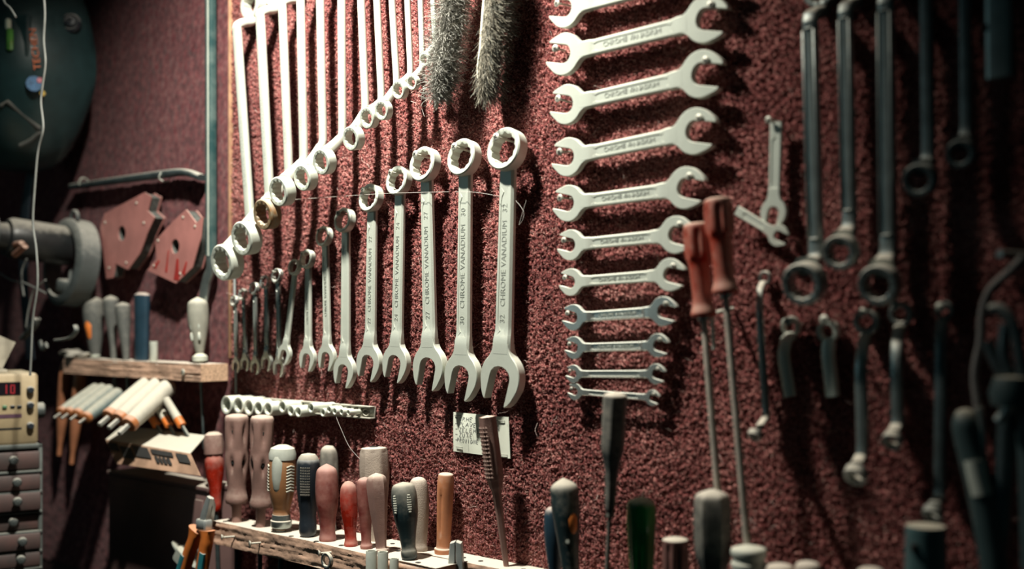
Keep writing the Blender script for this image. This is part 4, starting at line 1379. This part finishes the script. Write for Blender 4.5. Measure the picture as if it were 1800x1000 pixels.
# wooden handles hanging under the shelf
WH = mat('orange_wood_handle', (0.40, 0.16, 0.08), .6, var=.25, vscale=20, dust=.3)
for k, (x0, y0, x1, y1, lab) in enumerate([(117, 640, 104, 800, 'left of two orange wooden handles hanging under the shelf'), (142, 655, 126, 815, 'right of two orange wooden handles hanging under the shelf')]):
    a, b = W(x0, y0, .03), W(x1, y1, .03)
    t = thing('hanging_tool', lab, 'tool', a, group='wooden handles under the shelf')
    d = b - a
    obj('wooden_handle', sweep(catmull([(0, 0, .004), tuple(d * .08), tuple(d * .35), tuple(d * .7), tuple(d)], 6), lambda q: (.004 + .0075 * math.sin(PI * min(1, q * 1.0 + .12)) ** .8,) * 2, 14), WH, t)
    obj('tang', sweep([Vector((0, 0, .02)), Vector((0, 0, 0))], .0025, 8), DARKSTEEL, t)

# ---------------------------------------------------------------- welding helmet
HEL = plastic('black_green_shell', (0.016, 0.042, 0.045), .36, dust=.35, dcol=(.12, .19, .18), dlo=.2)
c_ = W(38, 130, .10)
t = thing('welding_helmet', 'dark green black welding helmet hanging at the top left', 'helmet', c_)
rx, ry, rz_ = .160, .135, .170
lo = []
for i in range(1, 28):
    ph = -PI / 2 + PI * i / 28
    l = []
    cz = math.sin(ph); cr_ = math.cos(ph) ** .75
    for j in range(48):
        th = 2 * PI * j / 48
        c2, s2 = math.cos(th), math.sin(th)
        x = math.copysign(abs(c2) ** .85, c2) * rx * cr_
        y = math.copysign(abs(s2) ** .85, s2) * ry * cr_
        if y > .06: y = .06
        # chin draws in towards the bottom
        k = 1 - .25 * max(0, -cz - .25)
        l.append((x * k, y * k, cz * rz_))
    lo.append(l)
obj('shell', loft(lo), HEL, t, angle=60)
def on_helm(px, py, off=0.0):
    """point on the shell's surface under a photo pixel"""
    d = ray(px, py).normalized()
    o_ = CAM - c_
    best = None
    for s_ in np.linspace(1.3, 2.4, 2200):
        q = o_ + d * s_
        cz = max(-.999, min(.999, q.z / rz_))
        cr_ = math.cos(math.asin(cz)) ** .75
        k = 1 - .25 * max(0, -cz - .25)
        f = (abs(q.x) / (rx * cr_ * k)) ** (2 / .85) + (abs(q.y) / (ry * cr_ * k)) ** (2 / .85)
        if f < 1:
            best = q - d * off
            break
    return best
kp = on_helm(125, 42)
kb = lathe([(.016, -.004), (.017, .004), (.013, .008), (.011, .006), (.0095, .006), (.009, .012), (.004, .013), (.0035, .010), (.0005, .010)], 24)
kd = Vector((.75, -.62, .2))
ko = obj('pivot_knob', kb, NAVY, t, loc=kp)
ko.rotation_mode = 'QUATERNION'
ko.rotation_quaternion = Vector((0, 0, 1)).rotation_difference(kd)
# visor window
vp = on_helm(24, 62)
VIS = mat('green_visor_glass', (0.10, 0.30, 0.06), .12, var=.2, coat=.5)
VISW = mat('painted_glint', (0.65, 0.75, 0.6), .2)  # pale colour imitates a bright reflection on the visor
vo = obj('visor_frame', box(-.030, .030, -.006, .006, -.036, .036, .004), HEL, t, loc=vp + Vector((-.012, .004, 0)), rot=(0, 0, math.radians(38)))
vo2 = obj('visor_glass', box(-.0055, .0055, -.0085, .0, -.022, .013, .003), VIS, t, loc=vp + Vector((.0, -.004, -.004)), rot=(0, 0, math.radians(38)))
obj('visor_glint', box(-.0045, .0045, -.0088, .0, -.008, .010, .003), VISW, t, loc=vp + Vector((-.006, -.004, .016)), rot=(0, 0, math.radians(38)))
# maker's lettering, running upwards
q0, q1 = on_helm(66, 122, .002), on_helm(57, 50, .002)
mid = on_helm(62, 86, .003)
X = (q1 - q0).normalized()
Zc = (CAM - c_ - mid).normalized()
Y = Zc.cross(X).normalized()
Zc = X.cross(Y)
ORT = mat('orange_print', (0.75, 0.16, 0.03), .5)
lt = lettering('TECHEN', t, (q1 - q0).length, .011, basis(X, Y, Zc, mid), ORT)
# round sticker
STB = mat('blue_sticker', (0.03, 0.12, 0.30), .5, var=.5, vscale=400, wear=(.08, .25, .5))
sp_ = on_helm(60, 147, .006)
so = obj('round_sticker', lathe([(.0005, .0004), (.0125, .0004), (.0125, -.002)], 24), STB, t, loc=sp_)
so.rotation_mode = 'QUATERNION'; so.rotation_quaternion = Vector((0, 0, 1)).rotation_difference(Zc)
for dx, dz, cc, nm in ((10, -6, (.6, .2, .25), 'pink_patch'), (9, 7, (.10, .35, .08), 'green_patch'), (15, 17, (.6, .4, .05), 'yellow_patch')):
    pp = on_helm(60 + dx, 147 + dz, .0072)
    so = obj(nm, lathe([(.0004, .0008), (.0048, .0008), (.0048, -.002)], 6), mat(nm, cc, .5), t, loc=pp)
    so.rotation_mode = 'QUATERNION'; so.rotation_quaternion = Vector((0, 0, 1)).rotation_difference(Zc)
# chin ridges
for pts in ([(2, 186), (12, 178), (70, 226)], [(70, 232), (55, 246), (35, 256)]):
    P_ = [on_helm(x, y, .002) for x, y in pts]
    P_ = [p for p in P_ if p is not None]
    if len(P_) > 1:
        obj('chin_ridge', sweep(P_, .0030, 8), GRY, t)
obj('head_strap', sweep(catmull([(-.02, .03, -.15), (-.03, .02, -.24), (-.035, .02, -.36), (-.03, .03, -.5)], 6), (.016, .002), 10, Vector((1, 0, 0)), e=4), NAVY, t)

# white cord and its loop
CORD = mat('pale_cord', (0.17, 0.18, 0.17), .7)
pts = [(74, -40), (79, 20), (77, 70), (80, 110), (75, 150), (72, 180), (76, 225), (67, 265), (62, 320), (58, 390), (64, 440), (66, 500), (58, 560), (55, 620), (53, 660)]
P_ = [W(x, y, .255) for x, y in pts]
o = obj('cord', sweep(catmull([p - P_[-1] for p in P_], 5), .0017, 8), CORD, loc=P_[-1])
tag(o, 'pale cord hanging straight down in front of the helmet', 'cord')
P_ = [W(x, y, .27) for x, y in [(2, -20), (8, 4), (18, 14), (28, 30)]]
o = obj('cord', sweep(catmull([p - P_[-1] for p in P_], 5), .0017, 8), CORD, loc=P_[-1])
tag(o, 'short frayed cord end at the top left corner', 'cord')

# ---------------------------------------------------------------- cable drum like guard
c_ = W(126, 462, .052)
t = thing('grinder', 'black drum shaped grinder with a broad grey guard ring', 'grinder', c_)
GUARD = mat('grey_guard', (0.09, 0.105, 0.105), .5, .4, dust=.9, dcol=(.34, .335, .30), dlo=.1)
BLKM = plastic('black_drum', (0.012, 0.014, 0.015), .4, dust=.8, dcol=(.40, .38, .33), dlo=.35)
ax = Vector((-.05, -1, .10)).normalized()      # the drum sticks straight out of the wall
q = Vector((0, 0, 1)).rotation_difference(ax)
def axo(name, vf, m, z=0):
    o = obj(name, vf, m, t)
    o.rotation_mode = 'QUATERNION'; o.rotation_quaternion = q
    return o
Rg = mm(76, 140, .03)
g = axo('guard_ring', lathe([(Rg, -.016), (Rg, .016), (Rg * .93, .020), (Rg * .80, .021), (Rg * .78, .018), (Rg * .9, .014), (Rg * .93, -.012)], 40, ring=True), GUARD)
dr = axo('motor_drum', lathe([(.030, -.004), (.034, .004), (.034, .10), (.030, .108), (.024, .11), (.022, .125), (.003, .127)], 28), BLKM)
dr.location = (0, -.004, .028)
axo('side_flange', lathe([(.020, .128), (.034, .130), (.034, .134), (.020, .136)], 28, ring=True), GUARD).location = (0, -.004, .028)
for k in range(3):
    a_ = 2 * PI * k / 3 + .6
    sp_ = sweep([(0.01 * math.cos(a_), .01 * math.sin(a_), 0), (Rg * .9 * math.cos(a_), Rg * .9 * math.sin(a_), .004)], .0035, 8)
    axo('spoke', sp_, GUARD)
obj('clamp_block', box(-.014, .010, -.018, .010, -.052, -.030, .004), GUARD, t, rot=(.2, .3, .5))
obj('hanging_lug', sweep([(.012 * math.cos(k) + .022, -.006, .075 + .012 * math.sin(k)) for k in np.linspace(-.3, 3.6, 14)], .0035, 8), GUARD, t)
# copper elbow pieces and odd clips in the dark corner
COP = mat('dull_copper', (0.36, 0.17, 0.12), .5, .3, dust=.4)
P_ = [W(x, y, .16) for x, y in [(-20, 436), (38, 428), (44, 432), (26, 448)]]
o = obj('copper_elbow', sweep([p - P_[1] for p in P_], .0052, 12), COP, loc=P_[1])
tag(o, 'sharply bent copper pipe at the left edge', 'pipe')
for pts, r, lab in (([(40, 595), (58, 575), (64, 560)], .007, 'grey tapered lever hanging beside the cord'),
                    ([(98, 598), (122, 594), (134, 582), (132, 572)], .004, 'curved grey bracket above the shelf rag'),
                    ([(70, 600), (74, 612), (82, 606)], .005, 'small pale clip in the dark behind the cord')):
    P_ = [W(x, y, .13) for x, y in pts]
    o = obj('bracket', sweep(catmull([p - P_[0] for p in P_], 5), (r, r * .5), 10, e=3), GUARD, loc=P_[0])
    tag(o, lab, 'bracket')
for pts, lab in (([(0, 480), (20, 492), (45, 498), (80, 515)], 'thin wire crossing the cord behind the copper pipe'), ([(80, 492), (60, 510), (50, 545), (46, 575)], 'thin looped wire hanging below the drum'),
                 ([(47, 455), (38, 480), (42, 520)], 'dark thin wire loop under the copper pipe')):
    P_ = [W(x, y, .14) for x, y in pts]
    o = obj('wire', sweep(catmull([p - P_[0] for p in P_], 6), .0014, 6), CORD, loc=P_[0])
    tag(o, lab, 'wire')

# ---------------------------------------------------------------- meter and drawer cabinet
CREAM = mat('cream_case', (0.42, 0.33, 0.20), .55, var=.08, dust=.5, dcol=(.6, .55, .42), dlo=.6)
CABM = mat('cabinet_grey', (0.10, 0.115, 0.11), .6, .2, dust=.7, dcol=(.36, .35, .3), dlo=.5)
DRW = mat('drawer_front', (0.075, 0.066, 0.064), .6, var=.3, vscale=20, wear=(.11, .06, .055))
BETA = math.radians(74)          # they stand on the side wall and face along the board
corner = W(67, 779, .20)
NRM = Vector((math.sin(BETA), -math.cos(BETA), 0))
def PL(px, py):
    """photo pixel -> (x, z) on the front plane of meter and cabinet, measured from the meter's lower right corner"""
    d = ray(px, py)
    p = CAM + d * ((corner - CAM).dot(NRM) / d.dot(NRM)) - corner
    return p.x * math.cos(BETA) + p.y * math.sin(BETA), p.z
hh = PL(67, 656)[1]
t = thing('meter', 'cream instrument case with red digit display at the left edge', 'meter', corner, (0, 0, BETA))
obj('case', box(-.26, 0, 0, .14, 0, hh, .004), CREAM, t)
def front_box(name, x0, y0, x1, y1, dp, m, par=None, b=.0):
    (a0, a1), (b0, b1) = PL(x0, y1), PL(x1, y0)
    return obj(name, box(a0, b0, -dp, .0015, a1, b1, b), m, par or t)
scr = front_box('display', -60, 671, 36, 697, .0008, mat('display_dark', (0.012, 0.010, 0.014), .25))
SEG = bpy.data.materials.new('red_digits'); SEG.use_nodes = True
b_ = SEG.node_tree.nodes['Principled BSDF']; b_.inputs['Base Color'].default_value = (.35, .02, .03, 1)
b_.inputs['Emission Color'].default_value = (1, .05, .08, 1); b_.inputs['Emission Strength'].default_value = .06
def seg(x, y, s):
    w_, h_ = 8, 14
    ss = {'0': 'abcdef', '1': 'bc'}[s]
    R_ = {'a': (x, y, x + w_, y + 2), 'd': (x, y + h_, x + w_, y + h_ + 2), 'g': (x, y + 7, x + w_, y + 9), 'f': (x, y, x + 2, y + 8), 'e': (x, y + 8, x + 2, y + h_ + 2), 'b': (x + w_ - 2, y, x + w_, y + 8), 'c': (x + w_ - 2, y + 8, x + w_, y + h_ + 2)}
    return [R_[k] for k in ss]
bx_ = []
for x, s in ((4, '1'), (18, '0')):
    for r in seg(x, 676, s):
        (a0, a1), (b0, b1) = PL(r[0], r[3]), PL(r[2], r[1])
        bx_.append(box(a0, b0, -.0014, -.0007, a1, b1))
obj('digits', join(*bx_), SEG, scr)
front_box('slot_strip', -40, 727, 38, 737, .0006, mat('purple_strip', (0.10, 0.05, 0.08), .5))
front_box('slider', -20, 751, 38, 757, .0006, BLACK)
front_box('button', 4, 712, 12, 718, .003, mat('green_button', (.10, .22, .12), .5), b=.001)
for k_ in range(2):
    front_box('button', 18 + 12 * k_, 712, 26 + 12 * k_, 717, .002, NAVY, b=.0008)
def tolathe_y(v):
    return [(a_, c2, b2) for a_, b2, c2 in v[0]], [f[::-1] for f in v[1]]
for y in (685, 712, 748):
    x, z = PL(53, y)
    obj('control_knob', tolathe_y(lathe([(.0055, .001), (.0052, -.006), (.004, -.008), (.0005, -.0082)], 16)), NAVY, t, loc=(x, 0, z))
obj('side_knob', lathe([(.012, 0), (.012, .012), (.010, .014), (.0005, .0142)], 20), GUARD, t, loc=(0, .03, hh * .45), rot=(0, PI / 2, 0))
o = obj('folded_card', join(box(-.05, .0, -.03, .03, 0, .006, .001), xf(box(-.05, -.004, -.002, .002, 0, .045), Matrix.Translation((0, 0, .004)) @ Matrix.Rotation(math.radians(25), 4, 'Y'))), mat('grey_card', (.40, .37, .30), .9),
        loc=corner + Vector((math.cos(BETA), math.sin(BETA), 0)) * PL(34, 655)[0] + Vector((-.05, 0, hh)), rot=(0, 0, BETA))
tag(o, 'crumpled pale card lying on the cream meter', 'card')
CH = .30
xo = PL(75, 850)[0]
t = thing('drawer_cabinet', 'small parts cabinet with knobbed drawers under the meter', 'cabinet', corner + Vector((0, 0, -CH - .0005)), (0, 0, BETA))
obj('carcass', join(box(xo - .006, xo, 0, .15, 0, CH, .001), box(xo - .30, xo, 0, .15, CH - .007, CH, .001), box(xo - .30, xo - .001, .02, .15, 0, CH - .007)), CABM, t)
ys = [(792, 822), (832, 858), (863, 893), (903, 928), (934, 962), (968, 992), (1000, 1026), (1034, 1060)]
for k, (y0, y1) in enumerate(ys):
    x1, za = PL(70, y1); zb_ = PL(70, y0)[1]
    za += CH; zb_ += CH
    off = [.0, .004, .008, -.004, .006, .003, .0, .002][k]
    dr = obj('drawer', box(xo - .29, x1, -off - .001, .03, za, zb_, .0012), DRW, t)
    kx = [22, 27, 27, 22, 36, 34, 30, 30][k]
    x, z = PL(kx, (y0 + y1) / 2)
    obj('knob', tolathe_y(lathe([(.003, .001), (.004, -.005), (.0066, -.009), (.0070, -.012), (.005, -.0155), (.0005, -.0165)], 16)), GUARD, dr, loc=(x, -off, z + CH))
    obj('shelf_lip', box(xo - .295, xo - .001, -.003, .02, za - .006, za - .0025, .0006), CABM, t)

# brown steel box under the holder
BRN = mat('brown_steel', (0.14, 0.085, 0.08), .5, .2, var=.25, vscale=8, dust=.7, dcol=(.5, .47, .4), dlo=.5)
bx0, bx1 = W(190, 880, .06).x, W(366, 880, .06).x
ztp = W(362, 857, .06).z
t = thing('steel_box', 'brown painted steel box low on the wall under the hex key holder', 'box', ((bx0 + bx1) / 2, 0, ztp - .40))
hx = (bx1 - bx0) / 2
obj('body', box(-hx, hx, -.06, -.004, 0, .395, .003), BRN, t)
obj('top_edge', box(-hx - .001, hx + .001, -.062, -.003, .393, .40, .0012), BRN, t)
obj('door', box(-hx + .012, hx - .012, -.0625, -.0585, .012, .38, .0015), BRN, t)
obj('latch', sweep([(hx - .035 + .016 * math.cos(k), -.066, .300 + .016 * math.sin(k)) for k in np.linspace(0, 2 * PI, 18)], .003, 8), DULL, t)

# orange and teal pliers hanging on the plank end
PJ = mat('plier_jaw_steel', (0.36, 0.40, 0.40), .4, .6, dust=.7, dcol=(.55, .53, .46))
wp = .105
pv = W(352, 940, wp)
t = thing('pliers', 'pliers with orange and teal grips hanging at the plank end', 'pliers', pv)
def L3(x, y, w_=wp):
    return W(x, y, w_) - pv
obj('jaw', sweep([L3(359, 925), L3(361, 905), L3(366, 886), L3(369, 874)], lambda q: (.0085 - .004 * q, .006 - .003 * q), 8, Vector((1, 0, 0)), e=4), PJ, t, angle=25)
obj('jaw', sweep([L3(364, 926, wp - .012), L3(369, 906, wp - .012), L3(373, 888, wp - .012), L3(371, 876, wp - .006)], lambda q: (.0075 - .004 * q, .006 - .003 * q), 8, Vector((1, 0, 0)), e=4), PJ, t, angle=25)
obj('pivot', box(-.009, .014, -.007, .007, -.003, .012, .002), PJ, t, loc=L3(357, 927))
for pts, lab_ in (([(364, 932), (364, 948), (360, 970), (354, 1010), (350, 1060)], 'r'), ([(346, 930), (341, 950), (332, 975), (322, 1010), (312, 1060)], 'l')):
    P_ = [L3(x, y) for x, y in pts]
    g = obj('orange_grip', sweep(catmull(P_, 5), lambda q: ((.0145 - .026 * min(q, .22)) if q < .22 else .0088, .008), 14, Vector((1, 0, 0)), e=3), ORANGE, t)
    P2 = [p + Vector((.004 if lab_ == 'r' else -.004, -.0062, 0)) for p in P_[2:]]
    obj('teal_inlay', sweep(catmull(P2, 5), (.0055, .003), 10, Vector((1, 0, 0)), e=3), TEAL, g)
# pale block behind the pliers
p = W(332, 985, .07)
o = obj('cable_plug', join(box(-.014, .014, -.012, .012, -.022, .022, .004), lathe([(.007, .02), (.005, .034), (.0025, .04)], 12)), GREYCAP, loc=p, rot=(.2, -.9, 0))
tag(o, 'pale plug lying behind the orange pliers', 'plug')
p = W(402, 870, .018)
o = obj('pale_knob', lathe([(.004, 0), (.006, .004), (.0125, .012), (.014, .022), (.010, .032), (.001, .036)], 20), GREYCAP, loc=(p.x, p.y, ZR))
tag(o, 'round pale knob between the red and pink screwdrivers', 'knob')

# ================================================================ RIGHT SIDE TOOLS
R2 = 'blurred wrenches on the right of the board'
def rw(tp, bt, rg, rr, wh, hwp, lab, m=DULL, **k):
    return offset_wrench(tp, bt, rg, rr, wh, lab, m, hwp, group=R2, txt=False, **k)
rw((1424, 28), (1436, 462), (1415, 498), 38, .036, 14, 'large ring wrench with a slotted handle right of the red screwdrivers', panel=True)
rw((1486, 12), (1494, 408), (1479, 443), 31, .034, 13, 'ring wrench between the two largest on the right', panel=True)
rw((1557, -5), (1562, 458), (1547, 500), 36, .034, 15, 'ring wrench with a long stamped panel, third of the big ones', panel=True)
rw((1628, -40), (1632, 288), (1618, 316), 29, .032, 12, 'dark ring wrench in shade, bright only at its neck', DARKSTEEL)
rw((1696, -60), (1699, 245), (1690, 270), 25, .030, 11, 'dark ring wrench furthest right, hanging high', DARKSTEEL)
# flat bar end
a, b = W(1757, -60, .03), W(1759, 138, .03)
o = thing('flat_bar', 'bar end with lit left edge at the top right', 'bar', b, group=R2)
obj('bar', sweep([a - b, (a - b) * .5, Vector((0, 0, 0))], (.0110, .0065), 16, Vector((1, 0, 0)), e=6), DULL, o)
obj('notch', box(-.0125, -.0090, -.0072, .0072, .040, .046), BLACK, o)

def half_open(jaw, r, tail, label, w=.012, m=SATIN, phi=-.2):
    pj, pt = W(*jaw, w), W(*tail, w)
    R = mm(r, jaw[0], w)
    d = pt - pj
    t = thing('open_end_wrench', label, 'wrench', (pj.x, -w, pj.z), (0, math.atan2(d.x, d.z), 0), R2)
    th = R * .36
    obj('open_jaw', plate(jaw_outline(R, R * .44, R * .42, R * 1.7, phi), -th, 0, R * .026), m, t)
    obj('shank', shank_vf(R * .9, d.length, R * .44, R * .48, -th * .1, -th * .85, gz0=.15, gz1=.8), m, t)
half_open((1363, 374), 25, (1367, 215), 'short open ended wrench hanging from a hook, jaw down')
half_open((1370, 414), 19, (1297, 370), 'small slanted open ended wrench under the hanging one', phi=.1, w=.016)
p = W(1354, 211, .018)
screw(p, 'nail head above the short hanging open ended wrench', .8)
# slim S wrench seen edge on
def s_wrench(pts, ws, r, label, top_r, end=None, m=DULL, hx=1.0, group=R2):
    P_ = [W(x, y, w_) for (x, y), w_ in zip(pts, ws)]
    o_ = P_[-1]
    t = thing('offset_ring_wrench', label, 'wrench', o_, group=group)
    obj('handle', sweep(catmull([p - o_ for p in P_], 6), (r, r * .7), 14, Vector((1, 0, 0)), e=3), m, t)
    if top_r:
        p = W(*top_r[0], ws[0]) - o_
        R = mm(top_r[1], top_r[0][0], ws[0])
        obj('ring', ring_vf(R, R * .62, R * .7), m, t, loc=p, rot=(.15, 0, 0))
    if end:
        p = W(*end[0], end[2]) - o_
        R = mm(end[1], end[0][0], end[2])
        obj('ring', ring_vf(R, R * .62, R * .9), m, t, loc=p, rot=(end[3], 0, 0))
    return t
s_wrench([(1342, 497), (1336, 515), (1336, 560), (1341, 640), (1346, 715), (1346, 733), (1334, 752)], [.010, .020, .026, .026, .026, .030, .050], .0038, 'slim double ring wrench left of the cut off ones', ((1345, 488), 12), ((1327, 764), 13, .058, .9))
s_wrench([(1390, 590), (1382, 600), (1378, 625), (1383, 660), (1389, 697)], [.012, .024, .030, .030, .030], .0058, 'cut off ring wrench with a bent neck, left of the pair', ((1390, 574), 18), m=SATIN)
s_wrench([(1457, 600), (1456, 625), (1460, 660), (1464, 697)], [.012, .014, .014, .014], .0068, 'cut off flat ring wrench, right of the pair', ((1456, 582), 20), m=SATIN)
s_wrench([(1522, 590), (1517, 612), (1513, 650), (1515, 720), (1516, 790), (1512, 806), (1506, 818)], [.012, .028, .034, .034, .034, .038, .054], .0056, 'offset ring wrench below the third big one, lower ring pale', ((1524, 565), 23), ((1505, 834), 21, .062, .75))
s_wrench([(1582, 576), (1578, 600), (1576, 640), (1577, 700), (1578, 742), (1575, 752), (1570, 762)], [.012, .026, .032, .032, .032, .036, .050], .0056, 'offset ring wrench hanging beside the pale ringed one', ((1584, 552), 21), ((1569, 774), 18, .056, .6))
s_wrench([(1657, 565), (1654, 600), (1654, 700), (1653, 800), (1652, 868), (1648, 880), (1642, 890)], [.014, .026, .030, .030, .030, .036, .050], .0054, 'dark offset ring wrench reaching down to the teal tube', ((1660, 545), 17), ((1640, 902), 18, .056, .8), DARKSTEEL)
for (px, py), lab in (((1388, 566), 'nail above the cut off bent ring wrench'), ((1452, 562), 'nail above the cut off flat ring wrench'), ((1519, 549), 'nail in the ring of the pale ringed offset wrench'), ((1577, 536), 'nail in the ring of the wrench beside it'), ((1655, 540), 'nail above the dark long ring wrench')):
    screw(W(px, py, .026), lab, 1.0, 'nails on the right side')

# wire, pliers and grips at the right edge
p0, p1 = W(1757, 446, .05), W(1830, 452, .005)
o = obj('peg', sweep([Vector((0, 0, 0)), p1 - p0], .0035, 10), DULL, loc=p0)
tag(o, 'round peg carrying the grey cable at the right edge', 'peg')
pts = [(1800, 452), (1775, 478), (1745, 505), (1732, 530), (1726, 560), (1724, 600), (1716, 640), (1714, 670), (1719, 712), (1722, 760)]
P_ = [W(x, y, .05) for x, y in pts]
o = obj('cable', sweep(catmull([p - P_[-1] for p in P_], 5), .0036, 10), mat('dark_cable', (.14, .13, .125), .6, dust=.4), loc=P_[-1])
tag(o, 'dark cable draped over the peg at the right edge', 'cable')
GRIP = plastic('teal_dark_grip', (0.03, 0.055, 0.058), .5, dust=.85, dcol=(.40, .36, .28), dlo=.3)
def grip_tool(pts, w_, r, label, name, cat, m=GRIP, extra=None):
    P_ = [W(x, y, w_) for x, y in pts]
    t = thing(name, label, cat, P_[-1])
    obj('handle', sweep(catmull([p - P_[-1] for p in P_], 6), lambda q: (r * min(1, .25 + math.sqrt(q * 5)),) * 2, 14), m, t)
    if extra: extra(t, P_[-1])
    return t
def ex1(t, o_):
    P_ = [W(x, y, .064) - o_ for x, y in ((1712, 808), (1718, 838), (1726, 870))]
    obj('pale_sleeve', sweep(P_, (.0088, .009), 14), GREYCAP, t)
    P_ = [W(x, y, .062) - o_ for x, y in ((1722, 715), (1728, 780), (1726, 815))]
    obj('spring_wire', sweep(P_, .003, 8), DULL, t)
grip_tool([(1697, 718), (1700, 760), (1712, 810), (1726, 870), (1738, 930), (1748, 990), (1752, 1040)], .06, .0115, 'dark plier grip with a pale sleeve at the lower right', 'plier_grip', 'pliers', extra=ex1)
def ex2(t, o_):
    for pts in ([(1740, 545), (1760, 545), (1782, 575), (1795, 640), (1800, 690)], [(1768, 570), (1764, 620), (1774, 655), (1782, 690)], [(1735, 600), (1752, 640), (1778, 680)]):
        P_ = [W(x, y, .07) - o_ for x, y in pts]
        obj('arm', sweep(catmull(P_, 5), .0048, 10), DARKSTEEL, t)
    P_ = [W(x, y, .075) - o_ for x, y in ((1800, 690), (1782, 705), (1755, 740))]
    obj('lever', sweep(P_, .004, 10), DULL, t)
    obj('pivot', lathe([(.001, -.012), (.016, -.010), (.018, 0), (.014, .012), (.001, .014)], 16), GRIP, t, loc=W(1780, 690, .07) - o_)
grip_tool([(1780, 690), (1772, 740), (1768, 800), (1762, 880), (1756, 960), (1750, 1020)], .055, .0085, 'dark clamp with crossing arms at the right edge', 'clamp', 'clamp', DARKSTEEL, ex2)
grip_tool([(1800, 640), (1806, 700), (1812, 800), (1816, 900), (1818, 1000)], .06, .010, 'dark handle running down the right edge of the picture', 'tool_handle', 'handle')

# ---------------------------------------------------------------- threads
THR = mat('cobweb', (.55, .52, .48), .8)
for pts, w_, lab in (([(591, 733), (600, 755), (614, 785), (632, 806)], .05, 'single hair hanging between the sockets and the beige handle'),
                     ([(498, 352), (600, 345), (680, 340), (790, 337)], .03, 'long cobweb thread crossing the middle wrenches'),
                     ([(800, 337), (836, 338), (878, 345)], .03, 'short cobweb thread between the two largest wrenches'),
                     ([(880, 325), (920, 370), (912, 395), (925, 352)], .02, 'cobweb tangle right of the largest wrench'),
                     ([(722, 178), (738, 185), (746, 205)], .012, 'curled pale hair on the carpet below the small ring wrenches')):
    P_ = [W(x, y, w_) for x, y in pts]
    o = obj('thread', sweep(catmull([p - P_[0] for p in P_], 5), .00022, 5), THR, loc=P_[0])
    tag(o, lab, 'thread')
